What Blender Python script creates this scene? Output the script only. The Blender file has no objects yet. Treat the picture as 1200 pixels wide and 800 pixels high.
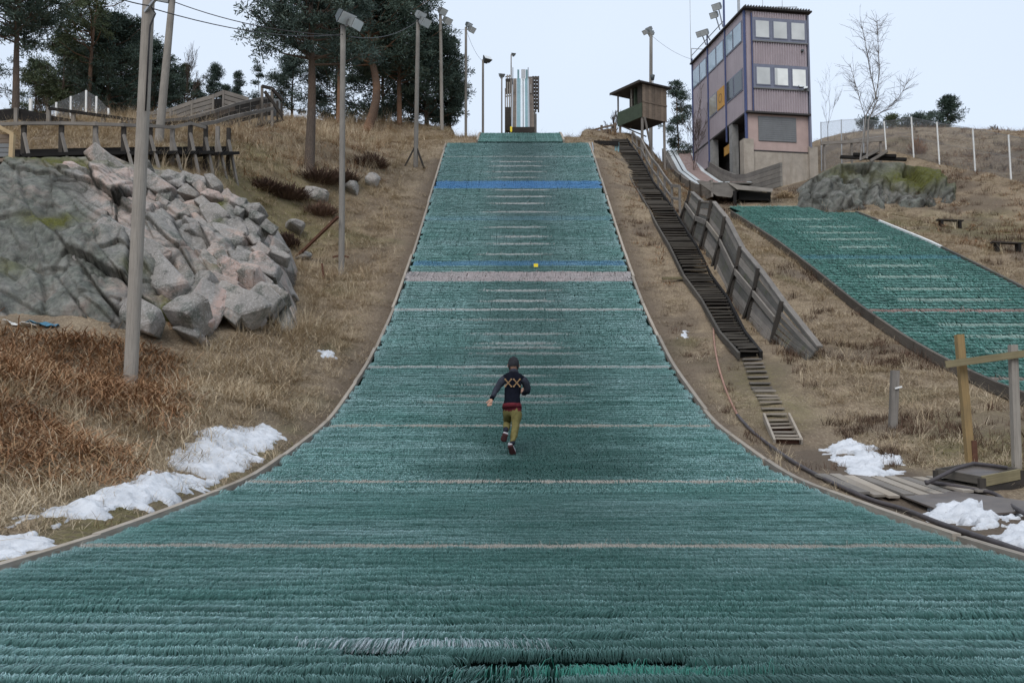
import bpy, bmesh, math, random
import numpy as np
from mathutils import Vector, Matrix, Euler
from mathutils.noise import noise as pnoise
R_ = math.radians
random.seed(7); np.random.seed(7)
SC = bpy.context.scene
COL = SC.collection

# ---------------------------------------------------------------- camera
F = 1167.0                                   # focal length in photo pixels (35 mm on full frame)
PITCH = math.atan(105.0 / F); YAW = 0.0046
CAMP = Vector((-0.068, 0.0, 1.0))
cam = bpy.data.cameras.new("camera"); camo = bpy.data.objects.new("camera", cam); COL.objects.link(camo)
cam.lens = 35.0; cam.sensor_width = 36.0; cam.sensor_fit = 'HORIZONTAL'
cam.clip_start = 0.1; cam.clip_end = 4000
camo.location = CAMP; camo.rotation_euler = (math.pi / 2 + PITCH, 0, YAW)
SC.camera = camo
FWD = Vector((-math.sin(YAW) * math.cos(PITCH), math.cos(YAW) * math.cos(PITCH), math.sin(PITCH)))
RGT = Vector((math.cos(YAW), math.sin(YAW), 0)); UPV = RGT.cross(FWD)

def at(px, py, Y):
    """point of the place seen at photo pixel px,py, Y metres in front of the camera"""
    d = FWD * F + RGT * (px - 600) + UPV * (400 - py)
    return CAMP + d * (Y / d.y)
def atX(px, py, X):
    d = FWD * F + RGT * (px - 600) + UPV * (400 - py)
    return CAMP + d * ((X - CAMP.x) / d.x)

# ---------------------------------------------------------------- sky, sun, exposure
W = bpy.data.worlds.new("World"); SC.world = W; W.use_nodes = True
SUN_EL, SUN_AZ = R_(48), R_(200)
wt = W.node_tree; wt.nodes.clear()
sky = wt.nodes.new('ShaderNodeTexSky'); sky.sky_type = 'NISHITA'; sky.sun_disc = False
sky.sun_elevation = SUN_EL; sky.sun_rotation = SUN_AZ; sky.dust_density = 3.0; sky.air_density = 1.0
b1 = wt.nodes.new('ShaderNodeBackground'); b1.inputs[1].default_value = 0.10
wt.links.new(sky.outputs[0], b1.inputs[0])
b2 = wt.nodes.new('ShaderNodeBackground'); b2.inputs[0].default_value = (0.70, 0.795, 0.93, 1); b2.inputs[1].default_value = 1.0
tc = wt.nodes.new('ShaderNodeTexCoord'); nz = wt.nodes.new('ShaderNodeTexNoise'); nz.inputs['Scale'].default_value = 1.4
nz.inputs['Detail'].default_value = 4
cr = wt.nodes.new('ShaderNodeMapRange'); cr.inputs[1].default_value = 0.3; cr.inputs[2].default_value = 0.7
cr.inputs[3].default_value = 0.94; cr.inputs[4].default_value = 1.04
wt.links.new(tc.outputs['Generated'], nz.inputs['Vector']); wt.links.new(nz.outputs[0], cr.inputs[0])
wt.links.new(cr.outputs[0], b2.inputs[1])           # an even, faintly uneven cloud deck
mx = wt.nodes.new('ShaderNodeMixShader'); mx.inputs[0].default_value = 0.9
wo = wt.nodes.new('ShaderNodeOutputWorld')
wt.links.new(b1.outputs[0], mx.inputs[1]); wt.links.new(b2.outputs[0], mx.inputs[2]); wt.links.new(mx.outputs[0], wo.inputs[0])
sun = bpy.data.lights.new("sun", 'SUN'); sun.energy = 1.5; sun.angle = R_(40); sun.color = (1, 0.965, 0.92)
suno = bpy.data.objects.new("sun", sun); COL.objects.link(suno)
sd = Vector((math.sin(SUN_AZ) * math.cos(SUN_EL), math.cos(SUN_AZ) * math.cos(SUN_EL), math.sin(SUN_EL)))
suno.rotation_euler = (-sd).to_track_quat('-Z', 'Y').to_euler(); suno.location = (0, -20, 60)
SC.view_settings.view_transform = 'Standard'; SC.view_settings.look = 'None'
SC.view_settings.exposure = 0.2; SC.view_settings.gamma = 1.0; SC.view_settings.use_curve_mapping = False
SC.render.engine = 'CYCLES'
try:
    SC.cycles.max_bounces = 5; SC.cycles.transparent_max_bounces = 12; SC.cycles.use_denoising = True
except Exception: pass

# ---------------------------------------------------------------- materials
def lerp3(a, k): return tuple(min(1, max(0, c * k)) for c in a)
class NT:
    def __init__(s, name, rough=0.85, spec=0.3):
        s.m = bpy.data.materials.new(name); s.m.use_nodes = True
        s.t = s.m.node_tree; s.b = s.t.nodes['Principled BSDF']
        s.b.inputs['Roughness'].default_value = rough; s.b.inputs['Specular IOR Level'].default_value = spec
    def n(s, typ, **kw):
        nd = s.t.nodes.new('ShaderNode' + typ)
        for k, v in kw.items(): setattr(nd, k, v)
        return nd
    def l(s, a, b): s.t.links.new(a, b)
    def pos(s): return s.n('NewGeometry').outputs['Position']
    def uv(s): return s.n('UVMap', uv_map='uv').outputs[0]
    def scale(s, vec, sc):
        m = s.n('Mapping'); s.l(vec, m.inputs[0]); m.inputs['Scale'].default_value = sc; return m.outputs[0]
    def noise(s, vec, sc, det=4, rough=.55, dist=0):
        nd = s.n('TexNoise'); s.l(vec, nd.inputs['Vector']); nd.inputs['Scale'].default_value = sc
        nd.inputs['Detail'].default_value = det; nd.inputs['Roughness'].default_value = rough; nd.inputs['Distortion'].default_value = dist
        return nd.outputs[0]
    def ramp(s, fac, *stops):
        r = s.n('ValToRGB'); s.l(fac, r.inputs[0]); e = r.color_ramp.elements
        while len(e) < len(stops): e.new(0.5)
        for i, (p, c) in enumerate(stops):
            e[i].position = p; e[i].color = (*c, 1) if len(c) == 3 else c
        return r.outputs[0]
    def rng(s, v, a, b, c, d):
        r = s.n('MapRange'); s.l(v, r.inputs[0])
        for i, x in enumerate((a, b, c, d)): r.inputs[i + 1].default_value = x
        return r.outputs[0]
    def mix(s, fac, a, b, typ='MIX'):
        m = s.n('Mix', data_type='RGBA', blend_type=typ)
        for sk, x in ((0, fac), (6, a), (7, b)):
            if hasattr(x, 'links'): s.l(x, m.inputs[sk])
            elif isinstance(x, (int, float)): m.inputs[sk].default_value = x
            else: m.inputs[sk].default_value = (*x, 1)
        return m.outputs[2]
    def math(s, op, a, b=None):
        m = s.n('Math', operation=op)
        for i, x in enumerate((a, b)):
            if x is None: continue
            if hasattr(x, 'links'): s.l(x, m.inputs[i])
            else: m.inputs[i].default_value = x
        return m.outputs[0]
    def col(s, c): s.l(c, s.b.inputs['Base Color']); return s
    def bump(s, h, st=.3, d=.02):
        b = s.n('Bump'); b.inputs['Strength'].default_value = st; b.inputs['Distance'].default_value = d
        s.l(h, b.inputs['Height']); s.l(b.outputs[0], s.b.inputs['Normal'])
    def rnd(s): return s.n('ObjectInfo').outputs['Random']

def wood(name, c, k=.5, stain=None, moss=None):
    t = NT(name, .85, .2); u = t.uv()
    g = t.noise(t.scale(u, (2.2, 45, 1)), 1.0, 5, .6, .4)
    c1 = t.ramp(g, (.25, lerp3(c, 1 - k)), (.5, c), (.8, lerp3(c, 1 + k * .55)))
    p = t.noise(t.pos(), 1.7, 5, .65)
    c1 = t.mix(t.rng(p, .35, .75, 0, .65), c1, stain or lerp3(c, .5))
    if moss: c1 = t.mix(t.rng(t.noise(t.pos(), 3.1, 5, .7), .52, .7, 0, .8), c1, moss)
    c1 = t.mix(.8, c1, t.ramp(t.rnd(), (0, (.72, .72, .72)), (1, (1.15, 1.12, 1.08))), 'MULTIPLY')
    t.col(c1); t.bump(g, .35, .006); return t.m
def flat(name, c, rough=.6, k=.25, sc=3.0, spec=.35, metal=0, stain=None, bump=0):
    t = NT(name, rough, spec); p = t.pos()
    a = t.noise(p, sc, 6, .65); b = t.noise(t.scale(p, (6, 6, .7)), 1.0, 4, .6)
    c1 = t.ramp(a, (.25, lerp3(c, 1 - k)), (.75, lerp3(c, 1 + k * .5)))
    c1 = t.mix(t.rng(b, .5, .75, 0, .5), c1, stain or lerp3(c, 1 - k * 1.5))
    t.b.inputs['Metallic'].default_value = metal
    t.col(c1)
    if bump: t.bump(a, bump, .02)
    return t.m
M = {}
M['wood_grey'] = wood('weathered grey wood', (.225, .205, .185), .45)
M['wood_dark'] = wood('dark damp wood', (.055, .048, .042), .5)
M['wood_step'] = wood('worn stair wood', (.10, .09, .078), .5)
M['wood_black'] = wood('black wood and gap shade', (.020, .018, .017), .5)  # black timber; also painted shade in the stair gaps and under the ramp
M['wood_pale'] = wood('pale new wood', (.50, .38, .23), .3)
M['wood_yellow'] = wood('impregnated yellow wood', (.30, .205, .095), .35, (.16, .13, .08))
M['wood_olive'] = wood('olive timber', (.22, .19, .115), .4)
M['wood_mossy'] = wood('mossy grey planks', (.125, .118, .108), .5, (.06, .058, .052), (.075, .085, .04))
M['wood_pole'] = wood('silvery pole wood', (.27, .25, .225), .4, (.17, .155, .14))
M['wood_brown'] = wood('brown boards', (.21, .165, .13), .4)
M['edge'] = wood('bleached edge board', (.34, .305, .265), .35, (.22, .18, .13))
M['edge_dark'] = wood('dark edge board', (.12, .105, .09), .45)
M['rust'] = flat('rusty steel', (.12, .055, .035), .9, .5, 12)
M['galv'] = flat('galvanised steel', (.36, .37, .38), .45, .2, 8, .5, .6)
M['black'] = flat('black rubber', (.022, .021, .023), .55, .3, 5)
M['hose'] = flat('dusty black hose', (.07, .06, .062), .6, .4, 5)
M['hose_red'] = flat('faded red hose', (.34, .19, .14), .6, .3, 5)
M['lamp'] = flat('lamp housing grey', (.19, .205, .205), .5, .25, 9)
M['lamp_dark'] = flat('lamp housing dark', (.07, .085, .09), .5, .3, 9)
M['lens'] = flat('lamp glass', (.62, .65, .66), .12, .1, 9, .6)
M['concrete'] = flat('stained concrete', (.36, .315, .265), .9, .3, 2.2, .2, 0, (.22, .18, .14), .25)
M['concrete_grey'] = flat('grey concrete', (.27, .265, .255), .9, .35, 2.5, .2, 0, (.14, .135, .125), .25)
M['pink'] = flat('faded mauve sheet', (.36, .305, .325), .6, .16, 1.2, .3, 0, (.25, .205, .21))
M['pinkwall'] = flat('dusty pink wall', (.43, .32, .29), .8, .15, 1.6, .2, 0, (.33, .25, .23))
M['bluetrim'] = flat('dark blue trim', (.055, .075, .18), .5, .2, 4)
M['greyblue'] = flat('greyblue window frame', (.17, .18, .235), .5, .15, 4)
M['shutter'] = flat('grey shutter', (.17, .175, .18), .7, .15, 2)
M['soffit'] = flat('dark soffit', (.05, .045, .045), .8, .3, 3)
M['orange'] = flat('orange board', (.52, .27, .05), .6, .15, 4)
M['yellow'] = flat('yellow plastic', (.78, .58, .02), .5, .1, 8)
M['greenboard'] = flat('dark green board', (.055, .075, .05), .8, .3, 3)
M['white'] = flat('white paint', (.72, .72, .70), .6, .15, 6)
M['trackwhite'] = flat('white track plastic', (.62, .66, .68), .4, .12, 4)
M['trackteal'] = flat('teal track plastic', (.17, .29, .31), .5, .2, 4)
M['trackred'] = flat('worn reddish track', (.30, .215, .195), .7, .45, 5, .3, 0, (.45, .43, .41))
M['blueplast'] = flat('blue plastic', (.05, .17, .26), .5, .2, 5)

def glassmat(name, c, rough=.06, k=.15, spec=.6):
    t = NT(name, rough, spec); t.col(t.ramp(t.noise(t.pos(), .9, 3), (.3, lerp3(c, 1 - k)), (.7, lerp3(c, 1 + k)))); return t.m
M['pane'] = glassmat('pale blind behind glass', (.52, .53, .52))
M['pane_blue'] = glassmat('window glass with painted sky reflection', (.34, .44, .52))  # pale blue sky reflection put into the base colour
M['pane_dark'] = glassmat('dark window glass', (.03, .04, .05), .05)
M['pane_warm'] = glassmat('beige blind behind glass', (.33, .30, .25))
M['pane_bright'] = glassmat('white blind behind glass', (.78, .79, .76))

# ---------------------------------------------------------------- mesh building
def tag(o, label=None, cat=None, group=None, kind=None):
    if label: o['label'] = label
    if cat: o['category'] = cat
    if group: o['group'] = group
    if kind: o['kind'] = kind
    return o
def thing(name, label, cat, loc=(0, 0, 0), group=None):
    o = bpy.data.objects.new(name, None); COL.objects.link(o); o.location = loc; o.empty_display_size = .2
    return tag(o, label, cat, group)
def wloc(o):
    v = Vector((0, 0, 0))
    while o: v = v + o.location; o = o.parent
    return v
def link(name, me, parent=None):
    o = bpy.data.objects.new(name, me); COL.objects.link(o)
    if parent: o.parent = parent
    return o
class MB:
    def __init__(s): s.v = []; s.f = []; s.uv = []; s.mi = []; s.cur = 0
    def add(s, vs, fs, uvs=None):
        n = len(s.v); s.v += [tuple(v) for v in vs]
        for i, f in enumerate(fs):
            s.f.append([n + k for k in f]); s.mi.append(s.cur)
            s.uv += uvs[i] if uvs else [(vs[k][0] + vs[k][1], vs[k][2]) for k in f]
    def hexa(s, c):       # eight corners: bottom four then top four, counterclockwise
        s.add(c, [(3, 2, 1, 0), (4, 5, 6, 7), (0, 1, 5, 4), (1, 2, 6, 5), (2, 3, 7, 6), (3, 0, 4, 7)])
    def box(s, c, sz, rz=0):
        cx, sx = math.cos(rz), math.sin(rz); o = []
        for z in (-.5, .5):
            for x, y in ((-.5, -.5), (.5, -.5), (.5, .5), (-.5, .5)):
                X, Y = x * sz[0], y * sz[1]; o.append((c[0] + X * cx - Y * sx, c[1] + X * sx + Y * cx, c[2] + z * sz[2]))
        s.hexa(o)
    def bar(s, p0, p1, w, h, up=(0, 0, 1)):
        p0 = Vector(p0); p1 = Vector(p1); d = p1 - p0; L = d.length; d.normalize(); up = Vector(up)
        if abs(d.dot(up)) > .97: up = Vector((0, 1, 0))
        a = d.cross(up).normalized(); b = a.cross(d).normalized()
        o = []
        for p in (p0, p1):
            for x, y in ((-.5, -.5), (.5, -.5), (.5, .5), (-.5, .5)): o.append(p + a * (x * w) + b * (y * h))
        r = random.random() * 20; uvs = []
        fs = [(3, 2, 1, 0), (4, 5, 6, 7), (0, 1, 5, 4), (1, 2, 6, 5), (2, 3, 7, 6), (3, 0, 4, 7)]
        uvs = [[(r, r), (r + h, r), (r + h, r + w), (r, r + w)]] * 2
        for k in range(4):
            q = (w, h, w, h)[k]; uvs.append([(r, r + k), (r, r + k + q), (r + L, r + k + q), (r + L, r + k)])
        s.add(o, fs, uvs)
    def tube(s, pts, rad, n=8, cap=True):
        pts = [Vector(p) for p in pts]; m = len(pts)
        if not hasattr(rad, '__len__'): rad = [rad] * m
        vs = []; L = 0; ls = []; ref = None
        for i, p in enumerate(pts):
            d = (pts[min(i + 1, m - 1)] - pts[max(i - 1, 0)]).normalized()
            if ref is None: ref = Vector((0, 0, 1)) if abs(d.z) < .9 else Vector((1, 0, 0))
            a = d.cross(ref).normalized(); b = d.cross(a).normalized(); ref = -d.cross(a) if False else a.cross(d)
            if i: L += (p - pts[i - 1]).length
            ls.append(L)
            for k in range(n):
                t = 2 * math.pi * k / n; vs.append(p + (a * math.cos(t) + b * math.sin(t)) * rad[i])
        fs = []; uvs = []; r = random.random() * 20; cf = 2 * math.pi * rad[0] / n
        for i in range(m - 1):
            for k in range(n):
                k2 = (k + 1) % n; fs.append((i * n + k, i * n + k2, (i + 1) * n + k2, (i + 1) * n + k))
                uvs.append([(r + ls[i], r + cf * k), (r + ls[i], r + cf * (k + 1)), (r + ls[i + 1], r + cf * (k + 1)), (r + ls[i + 1], r + cf * k)])
        if cap:
            fs.append(tuple(range(n))[::-1]); uvs.append([(r, r)] * n)
            fs.append(tuple((m - 1) * n + k for k in range(n))); uvs.append([(r, r)] * n)
        s.add(vs, fs, uvs)
    def plate(s, poly, off):   # planar polygon extruded by the vector off
        off = Vector(off); n = len(poly); vs = [Vector(p) for p in poly] + [Vector(p) + off for p in poly]
        s.add(vs, [tuple(range(n))[::-1], tuple(range(n, 2 * n))] + [(i, (i + 1) % n, n + (i + 1) % n, n + i) for i in range(n)])
    def build(s, name, mat, parent=None, smooth=False):
        o = link(name, None or bpy.data.meshes.new(name), parent); me = o.data
        w = wloc(parent) if parent else Vector((0, 0, 0))
        me.from_pydata([(v[0] - w.x, v[1] - w.y, v[2] - w.z) for v in s.v], [], s.f)
        ul = me.uv_layers.new(name='uv'); ul.data.foreach_set('uv', [c for t in s.uv for c in t])
        for m in (mat if isinstance(mat, (list, tuple)) else [mat]): me.materials.append(m)
        me.polygons.foreach_set('material_index', s.mi)
        if smooth: me.polygons.foreach_set('use_smooth', [True] * len(s.f))
        bm = bmesh.new(); bm.from_mesh(me); bmesh.ops.recalc_face_normals(bm, faces=bm.faces); bm.to_mesh(me); bm.free()
        return o
def beam(name, root, p0, p1, w, h, mat, up=(0, 0, 1)):
    b = MB(); b.bar(p0, p1, w, h, up); return b.build(name, mat, root)
def pipe(name, root, pts, r, mat, n=8):
    b = MB(); b.tube(pts, r, n); return b.build(name, mat, root, True)
def npmesh(name, V, Fq, mat, parent=None, uv=None, smooth=False, k=4):
    """mesh from numpy arrays; all faces have k corners"""
    me = bpy.data.meshes.new(name); V = np.asarray(V, np.float32); Fq = np.asarray(Fq, np.int32)
    me.vertices.add(len(V)); me.vertices.foreach_set('co', V.ravel())
    me.loops.add(Fq.size); me.loops.foreach_set('vertex_index', Fq.ravel())
    me.polygons.add(len(Fq)); me.polygons.foreach_set('loop_start', np.arange(len(Fq), dtype=np.int32) * k)
    me.polygons.foreach_set('loop_total', np.full(len(Fq), k, np.int32))
    if smooth: me.polygons.foreach_set('use_smooth', np.ones(len(Fq), bool))
    me.update(calc_edges=True)
    if uv is not None:
        ul = me.uv_layers.new(name='uv'); ul.data.foreach_set('uv', np.asarray(uv, np.float32)[Fq.ravel()].ravel())
    me.materials.append(mat)
    return me if parent is False else link(name, me, parent)
def copy_tree(o, parent=None):
    c = o.copy(); COL.objects.link(c); c.parent = parent
    for ch in list(o.children): copy_tree(ch, c)
    return c
def fbm(x, y, sc, oct=4, seed=0):
    """smooth value noise on numpy arrays, about -1..1"""
    out = np.zeros_like(x, float); a = 1; tot = 0
    for o in range(oct):
        X = x * sc + seed * 17.3 + o * 5.1; Y = y * sc - seed * 9.7 + o * 3.3
        xi = np.floor(X); yi = np.floor(Y); fx = X - xi; fy = Y - yi; fx = fx * fx * (3 - 2 * fx); fy = fy * fy * (3 - 2 * fy)
        def h(i, j):
            s = np.sin(i * 127.1 + j * 311.7 + seed * 3.7) * 43758.5453; return (s - np.floor(s)) * 2 - 1
        out += a * ((h(xi, yi) * (1 - fx) + h(xi + 1, yi) * fx) * (1 - fy) + (h(xi, yi + 1) * (1 - fx) + h(xi + 1, yi + 1) * fx) * fy)
        tot += a; a *= .5; sc *= 2.03
    return out / tot * 1.6
# ---------------------------------------------------------------- the lie of the land
LINES = [(635, 8.2), (563, 13.1), (497, 18.1), (428, 22.9), (361, 27.6), (306, 31.8), (256, 36.2), (215, 40.6), (183, 44.8), (168, 47.6)]
PY = [-400., 2., 5.5] + [b for a, b in LINES]
PZ = [0.05, .06, .06] + [at(605, a, b).z for a, b in LINES]
PY += [50.0, 52.2, 54, 60, 900]; PZ += [PZ[-1] + 1.02, PZ[-1] + 1.88, PZ[-1] + 2.2, PZ[-1] + 2.6, PZ[-1] + 2.6]
_gy = np.arange(-10, 62, .25); _gz = np.interp(_gy, PY, PZ)
for _ in range(18): _gz[1:-1] = .25 * _gz[:-2] + .5 * _gz[1:-1] + .25 * _gz[2:]
def prof(y): return np.interp(y, _gy, _gz)
HW = 3.45                                         # half width of the landing slope
EDGE2 = [(860, 251), (914, 286), (962, 323.5), (1010, 362.5), (1064, 400), (1112, 427), (1175, 457), (1300, 500)]
e2 = [atX(a, b, 9.3) for a, b in EDGE2][::-1]
P2Y = [-100, 10, 14] + [p.y for p in e2] + [46, 48, 60]; P2Z = [0.0, .2, .75] + [p.z for p in e2] + [e2[-1].z + 1.2, e2[-1].z + 1.5, e2[-1].z + 1.6]
_hy = np.arange(5, 58, .25); _hz = np.interp(_hy, P2Y, P2Z)
for _ in range(14): _hz[1:-1] = .25 * _hz[:-2] + .5 * _hz[1:-1] + .25 * _hz[2:]
def prof2(y): return np.interp(y, _hy, _hz)
S2A, S2B, S2TOP = 9.3, 14.6, 42.6

CT = []
for y in (3, 6, 9, 12, 15, 18, 21, 24, 27, 30, 33, 36, 39, 42, 45, 47.5, 50, 52):
    for x in (-3.75, 3.75): CT.append((x, y, prof(y) - .06))
for y in (16, 19, 23, 27, 31, 35, 39, 42.5, 45):
    for x in (S2A - .3, S2B + .4): CT.append((x, y, prof2(y) - .1))
PIX = [(0, 600, 9.2), (-300, 600, 9), (-250, 430, 13), (0, 425, 14.5), (0, 500, 12), (100, 520, 13.5), (210, 560, 11.5), (152, 467, 18), (240, 470, 17.5),
 (0, 392, 19.5), (110, 398, 19.5), (230, 405, 20.5), (330, 398, 22), (385, 414, 22.4), (400, 325, 30), (330, 335, 28), (380, 262, 34.5), (300, 275, 32),
 (0, 192, 29), (100, 190, 29), (200, 192, 30), (270, 176, 35), (320, 150, 44), (360, 196, 37), (450, 162, 51), (485, 195, 43.5), (540, 148, 56), (562, 156, 52),
 (250, 150, 45), (400, 152, 52), (0, 150, 48), (120, 140, 54), (-300, 200, 30), (-400, 150, 60), (330, 143, 58), (450, 146, 58), (200, 205, 29), (280, 215, 32),
 (1000, 602, 11.5), (1010, 542, 14), (1100, 562, 13), (1200, 605, 10.5), (1200, 545, 14), (1400, 560, 14), (1050, 503, 17), (950, 522, 17.2), (1120, 500, 17.5),
 (885, 412, 23.2), (950, 415, 22.8), (1000, 440, 21), (880, 434, 22), (820, 333, 29.9), (775, 252, 37.8), (725, 166, 53), (900, 302, 31), (850, 262, 37),
 (1200, 302, 33.3), (1150, 266, 41), (1100, 252, 44), (1185, 206, 47), (1143, 196, 50), (1101, 186, 52), (1071, 181, 53), (1039, 178, 54), (1200, 166, 65),
 (1100, 161, 68), (1320, 170, 60), (1420, 300, 34), (960, 222, 49), (905, 238, 46.2), (1000, 244, 45), (830, 243, 44), (700, 166, 49.5),
 (680, 157, 53), (662, 153, 53.5), (750, 156, 56), (722, 153, 56), (960, 175, 58), (880, 222, 50.5), (930, 216, 52)]
for p in PIX:
    v = at(*p); CT.append((v.x, v.y, v.z))
for x, y, z in ((-40, 5, .8), (-40, -10, 0), (-12, 0, 0), (12, 0, 0), (40, 0, 0), (0, -20, 0), (40, 15, 1.5), (-30, 40, 13), (-25, 80, 16.5), (0, 80, 17), (-9.9, 35.5, 11.3), (-10.6, 39.5, 12.9), (-11.2, 43, 14.3), (-10.5, 33, 10.2), (30, 85, 20.5), (50, 50, 14), (-60, 90, 16.5), (60, 90, 20), (0, 64, 17.6), (-8, 66, 17.6), (10, 70, 19), (6, 3, 0), (-6, 4, .1), (9.3, 46.5, 11.7), (11.5, 46.5, 11.9), (9.5, 50, 12.4), (11.4, 50, 12.9), (9.6, 54, 13.9), (11.2, 55, 14.2), (9.6, 58, 15.4), (11.0, 59, 15.8), (10, 63, 17.4), (7.3, 50, 14.2), (7.2, 54, 15.9), (13.5, 58, 15)): CT.append((x, y, z))
CT = np.array(CT)
def _k(d2): return .5 * d2 * np.log(d2 + 1e-9)
n = len(CT); D2 = (CT[:, None, 0] - CT[None, :, 0]) ** 2 + (CT[:, None, 1] - CT[None, :, 1]) ** 2
A = np.zeros((n + 3, n + 3)); A[:n, :n] = _k(D2) + np.eye(n) * .6
A[:n, n] = 1; A[:n, n + 1:] = CT[:, :2]; A[n, :n] = 1; A[n + 1:, :n] = CT[:, :2].T
WT = np.linalg.solve(A, np.concatenate([CT[:, 2], [0, 0, 0]]))
def axis(a, b, st, lo, hi):
    m = list(np.arange(a, b, st)); d = st; x = a; L = []
    while x > lo: d *= 1.35; x -= d; L.append(x)
    d = st; x = m[-1]; U = []
    while x < hi: d *= 1.35; x += d; U.append(x)
    return np.array(L[::-1] + m + U)
GX = axis(-22, 28, .25, -900, 900); GY = axis(2, 62, .25, -400, 1200)
XX, YY = np.meshgrid(GX, GY)
cx_ = np.clip(XX, -60, 60); cy_ = np.clip(YY, -22, 92)
ZZ = np.empty_like(XX)
for j in range(len(GY)):
    d2 = (cx_[j][:, None] - CT[None, :, 0]) ** 2 + (cy_[j][:, None] - CT[None, :, 1]) ** 2
    ZZ[j] = _k(d2) @ WT[:n] + WT[n] + WT[n + 1] * cx_[j] + WT[n + 2] * cy_[j]
ax = np.abs(XX)
offm = np.clip((ax - 3.7) / .8, 0, 1); off2 = np.clip(np.maximum(S2A - .35 - XX, XX - S2B - .35) / .8, 0, 1); off2 = np.where(YY > 47, 1, off2)
ZZ += (fbm(XX, YY, .9, 3, 1) * .10 + fbm(XX, YY, .25, 2, 5) * .16) * offm * off2 * np.clip((YY - 4) / 8, .15, 1)
PB = np.interp(YY, _gy, _gz)
inm = 1 - np.clip((ax - 3.45) / .35, 0, 1); inm = inm * (YY < 62) * (YY > -3)
ZZ = ZZ * (1 - inm) + (PB - .13) * inm
in2 = (1 - np.clip((np.maximum(S2A - XX, XX - S2B)) / .4, 0, 1)) * (YY < 46) * (YY > 13)
ZZ = ZZ * (1 - in2) + (prof2(YY) - .16) * in2
def hz(x, y):
    x = np.asarray(x, float); y = np.asarray(y, float)
    i = np.clip(np.searchsorted(GX, x) - 1, 0, len(GX) - 2); j = np.clip(np.searchsorted(GY, y) - 1, 0, len(GY) - 2)
    u = np.clip((x - GX[i]) / (GX[i + 1] - GX[i]), 0, 1); v = np.clip((y - GY[j]) / (GY[j + 1] - GY[j]), 0, 1)
    return (ZZ[j, i] * (1 - u) + ZZ[j, i + 1] * u) * (1 - v) + (ZZ[j + 1, i] * (1 - u) + ZZ[j + 1, i + 1] * u) * v
def gnd(x, y): return Vector((x, y, float(hz(x, y))))
def ground_at(px, py, y0=5., y1=75.):
    """first place where the view ray through a photo pixel meets the ground"""
    ys = np.arange(y0, y1, .05); d = FWD * F + RGT * (px - 600) + UPV * (400 - py)
    xs = CAMP.x + d.x / d.y * ys; zs = CAMP.z + d.z / d.y * ys
    h = np.nonzero(zs <= hz(xs, ys))[0]
    y = ys[h[0]] if len(h) else y1
    return gnd(CAMP.x + d.x / d.y * y, y)
def lift(p, h): return Vector((p[0], p[1], p[2] + h))

t = NT('hillside soil and thatch', .95, .1); p = t.pos()
a = t.noise(p, 1.1, 6, .65); b = t.noise(p, 9, 5, .7); c = t.noise(p, .35, 4, .6, .5); s = t.noise(t.scale(p, (30, 8, 30)), 1, 4, .65)
col = t.ramp(a, (.28, (.085, .062, .045)), (.48, (.195, .148, .104)), (.72, (.31, .245, .17)))
col = t.mix(t.rng(b, .35, .7, .0, .75), col, (.29, .225, .15))
col = t.mix(t.rng(s, .5, .72, 0, .7), col, (.50, .405, .285))
col = t.mix(t.rng(c, .56, .70, 0, .55), col, (.105, .105, .045))
col = t.mix(t.rng(t.noise(p, 4, 5, .7), .58, .75, 0, .7), col, (.05, .035, .026))
at_ = t.n('Attribute', attribute_name='mud'); col = t.mix(t.math('MULTIPLY', at_.outputs['Fac'], t.rng(b, .2, .6, .75, 1)), col, t.ramp(b, (.3, (.085, .066, .052)), (.7, (.155, .12, .09))))
at2 = t.n('Attribute', attribute_name='moss'); col = t.mix(t.math('MULTIPLY', at2.outputs['Fac'], t.rng(b, .3, .6, .2, 1)), col, t.ramp(b, (.3, (.07, .075, .025)), (.7, (.16, .15, .05))))
t.col(col); t.bump(t.math('ADD', b, s), .8, .05); M['hill'] = t.m
ny, nx = XX.shape; idx = np.arange(nx * ny).reshape(ny, nx)
Fq = np.stack([idx[:-1, :-1], idx[:-1, 1:], idx[1:, 1:], idx[1:, :-1]], -1).reshape(-1, 4)
gr = npmesh('ground', np.stack([XX, YY, ZZ], -1).reshape(-1, 3), Fq, M['hill'], None, None, True); tag(gr, kind='structure')
def blob(x, y, cx, cy, rx, ry, seed=0):
    return np.clip(1.3 - np.sqrt(((x - cx) / rx) ** 2 + ((y - cy) / ry) ** 2) + fbm(x, y, 1.1, 3, seed) * .5, 0, 1)
def mud(x, y):
    e = np.clip(1 - (np.abs(np.abs(x) - 3.6) - .15) / .5, 0, 1) * (y < 45) * .8
    r = np.clip(1 - np.abs(x - np.interp(y, [6, 10, 14, 18, 21], [5.3, 4.9, 4.7, 4.5, 4.7])) / 1.5 + fbm(x, y, 1.0, 3, 3) * .35, 0, 1) * (x > 3) * np.clip((20 - y) / 4, 0, 1)
    d = np.clip((fbm(x, y, .55, 4, 41) - .22) * 2.2, 0, .75) * (x > 3.7) + np.clip((fbm(x, y, .5, 4, 43) - .45) * 2.0, 0, .5) * (x < -3.7)
    return np.clip(np.maximum(np.maximum(e, r * 1.6), d), 0, 1)
def moss(x, y):
    r = np.maximum(blob(x, y, 5.0, 20.5, .9, 2.5, 4) * .35, blob(x, y, -3.95, 11, .35, 5, 7) * .7)
    r = np.maximum(r, blob(x, y, 8.0, 15, 2, 2.2, 8) * .55); r = np.maximum(r, blob(x, y, -9, 34, 2.5, 3.5, 2) * .6)
    r = np.maximum(r, blob(x, y, 19, 40, 4, 4, 2) * .5)
    return np.clip(r, 0, 1)
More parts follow.
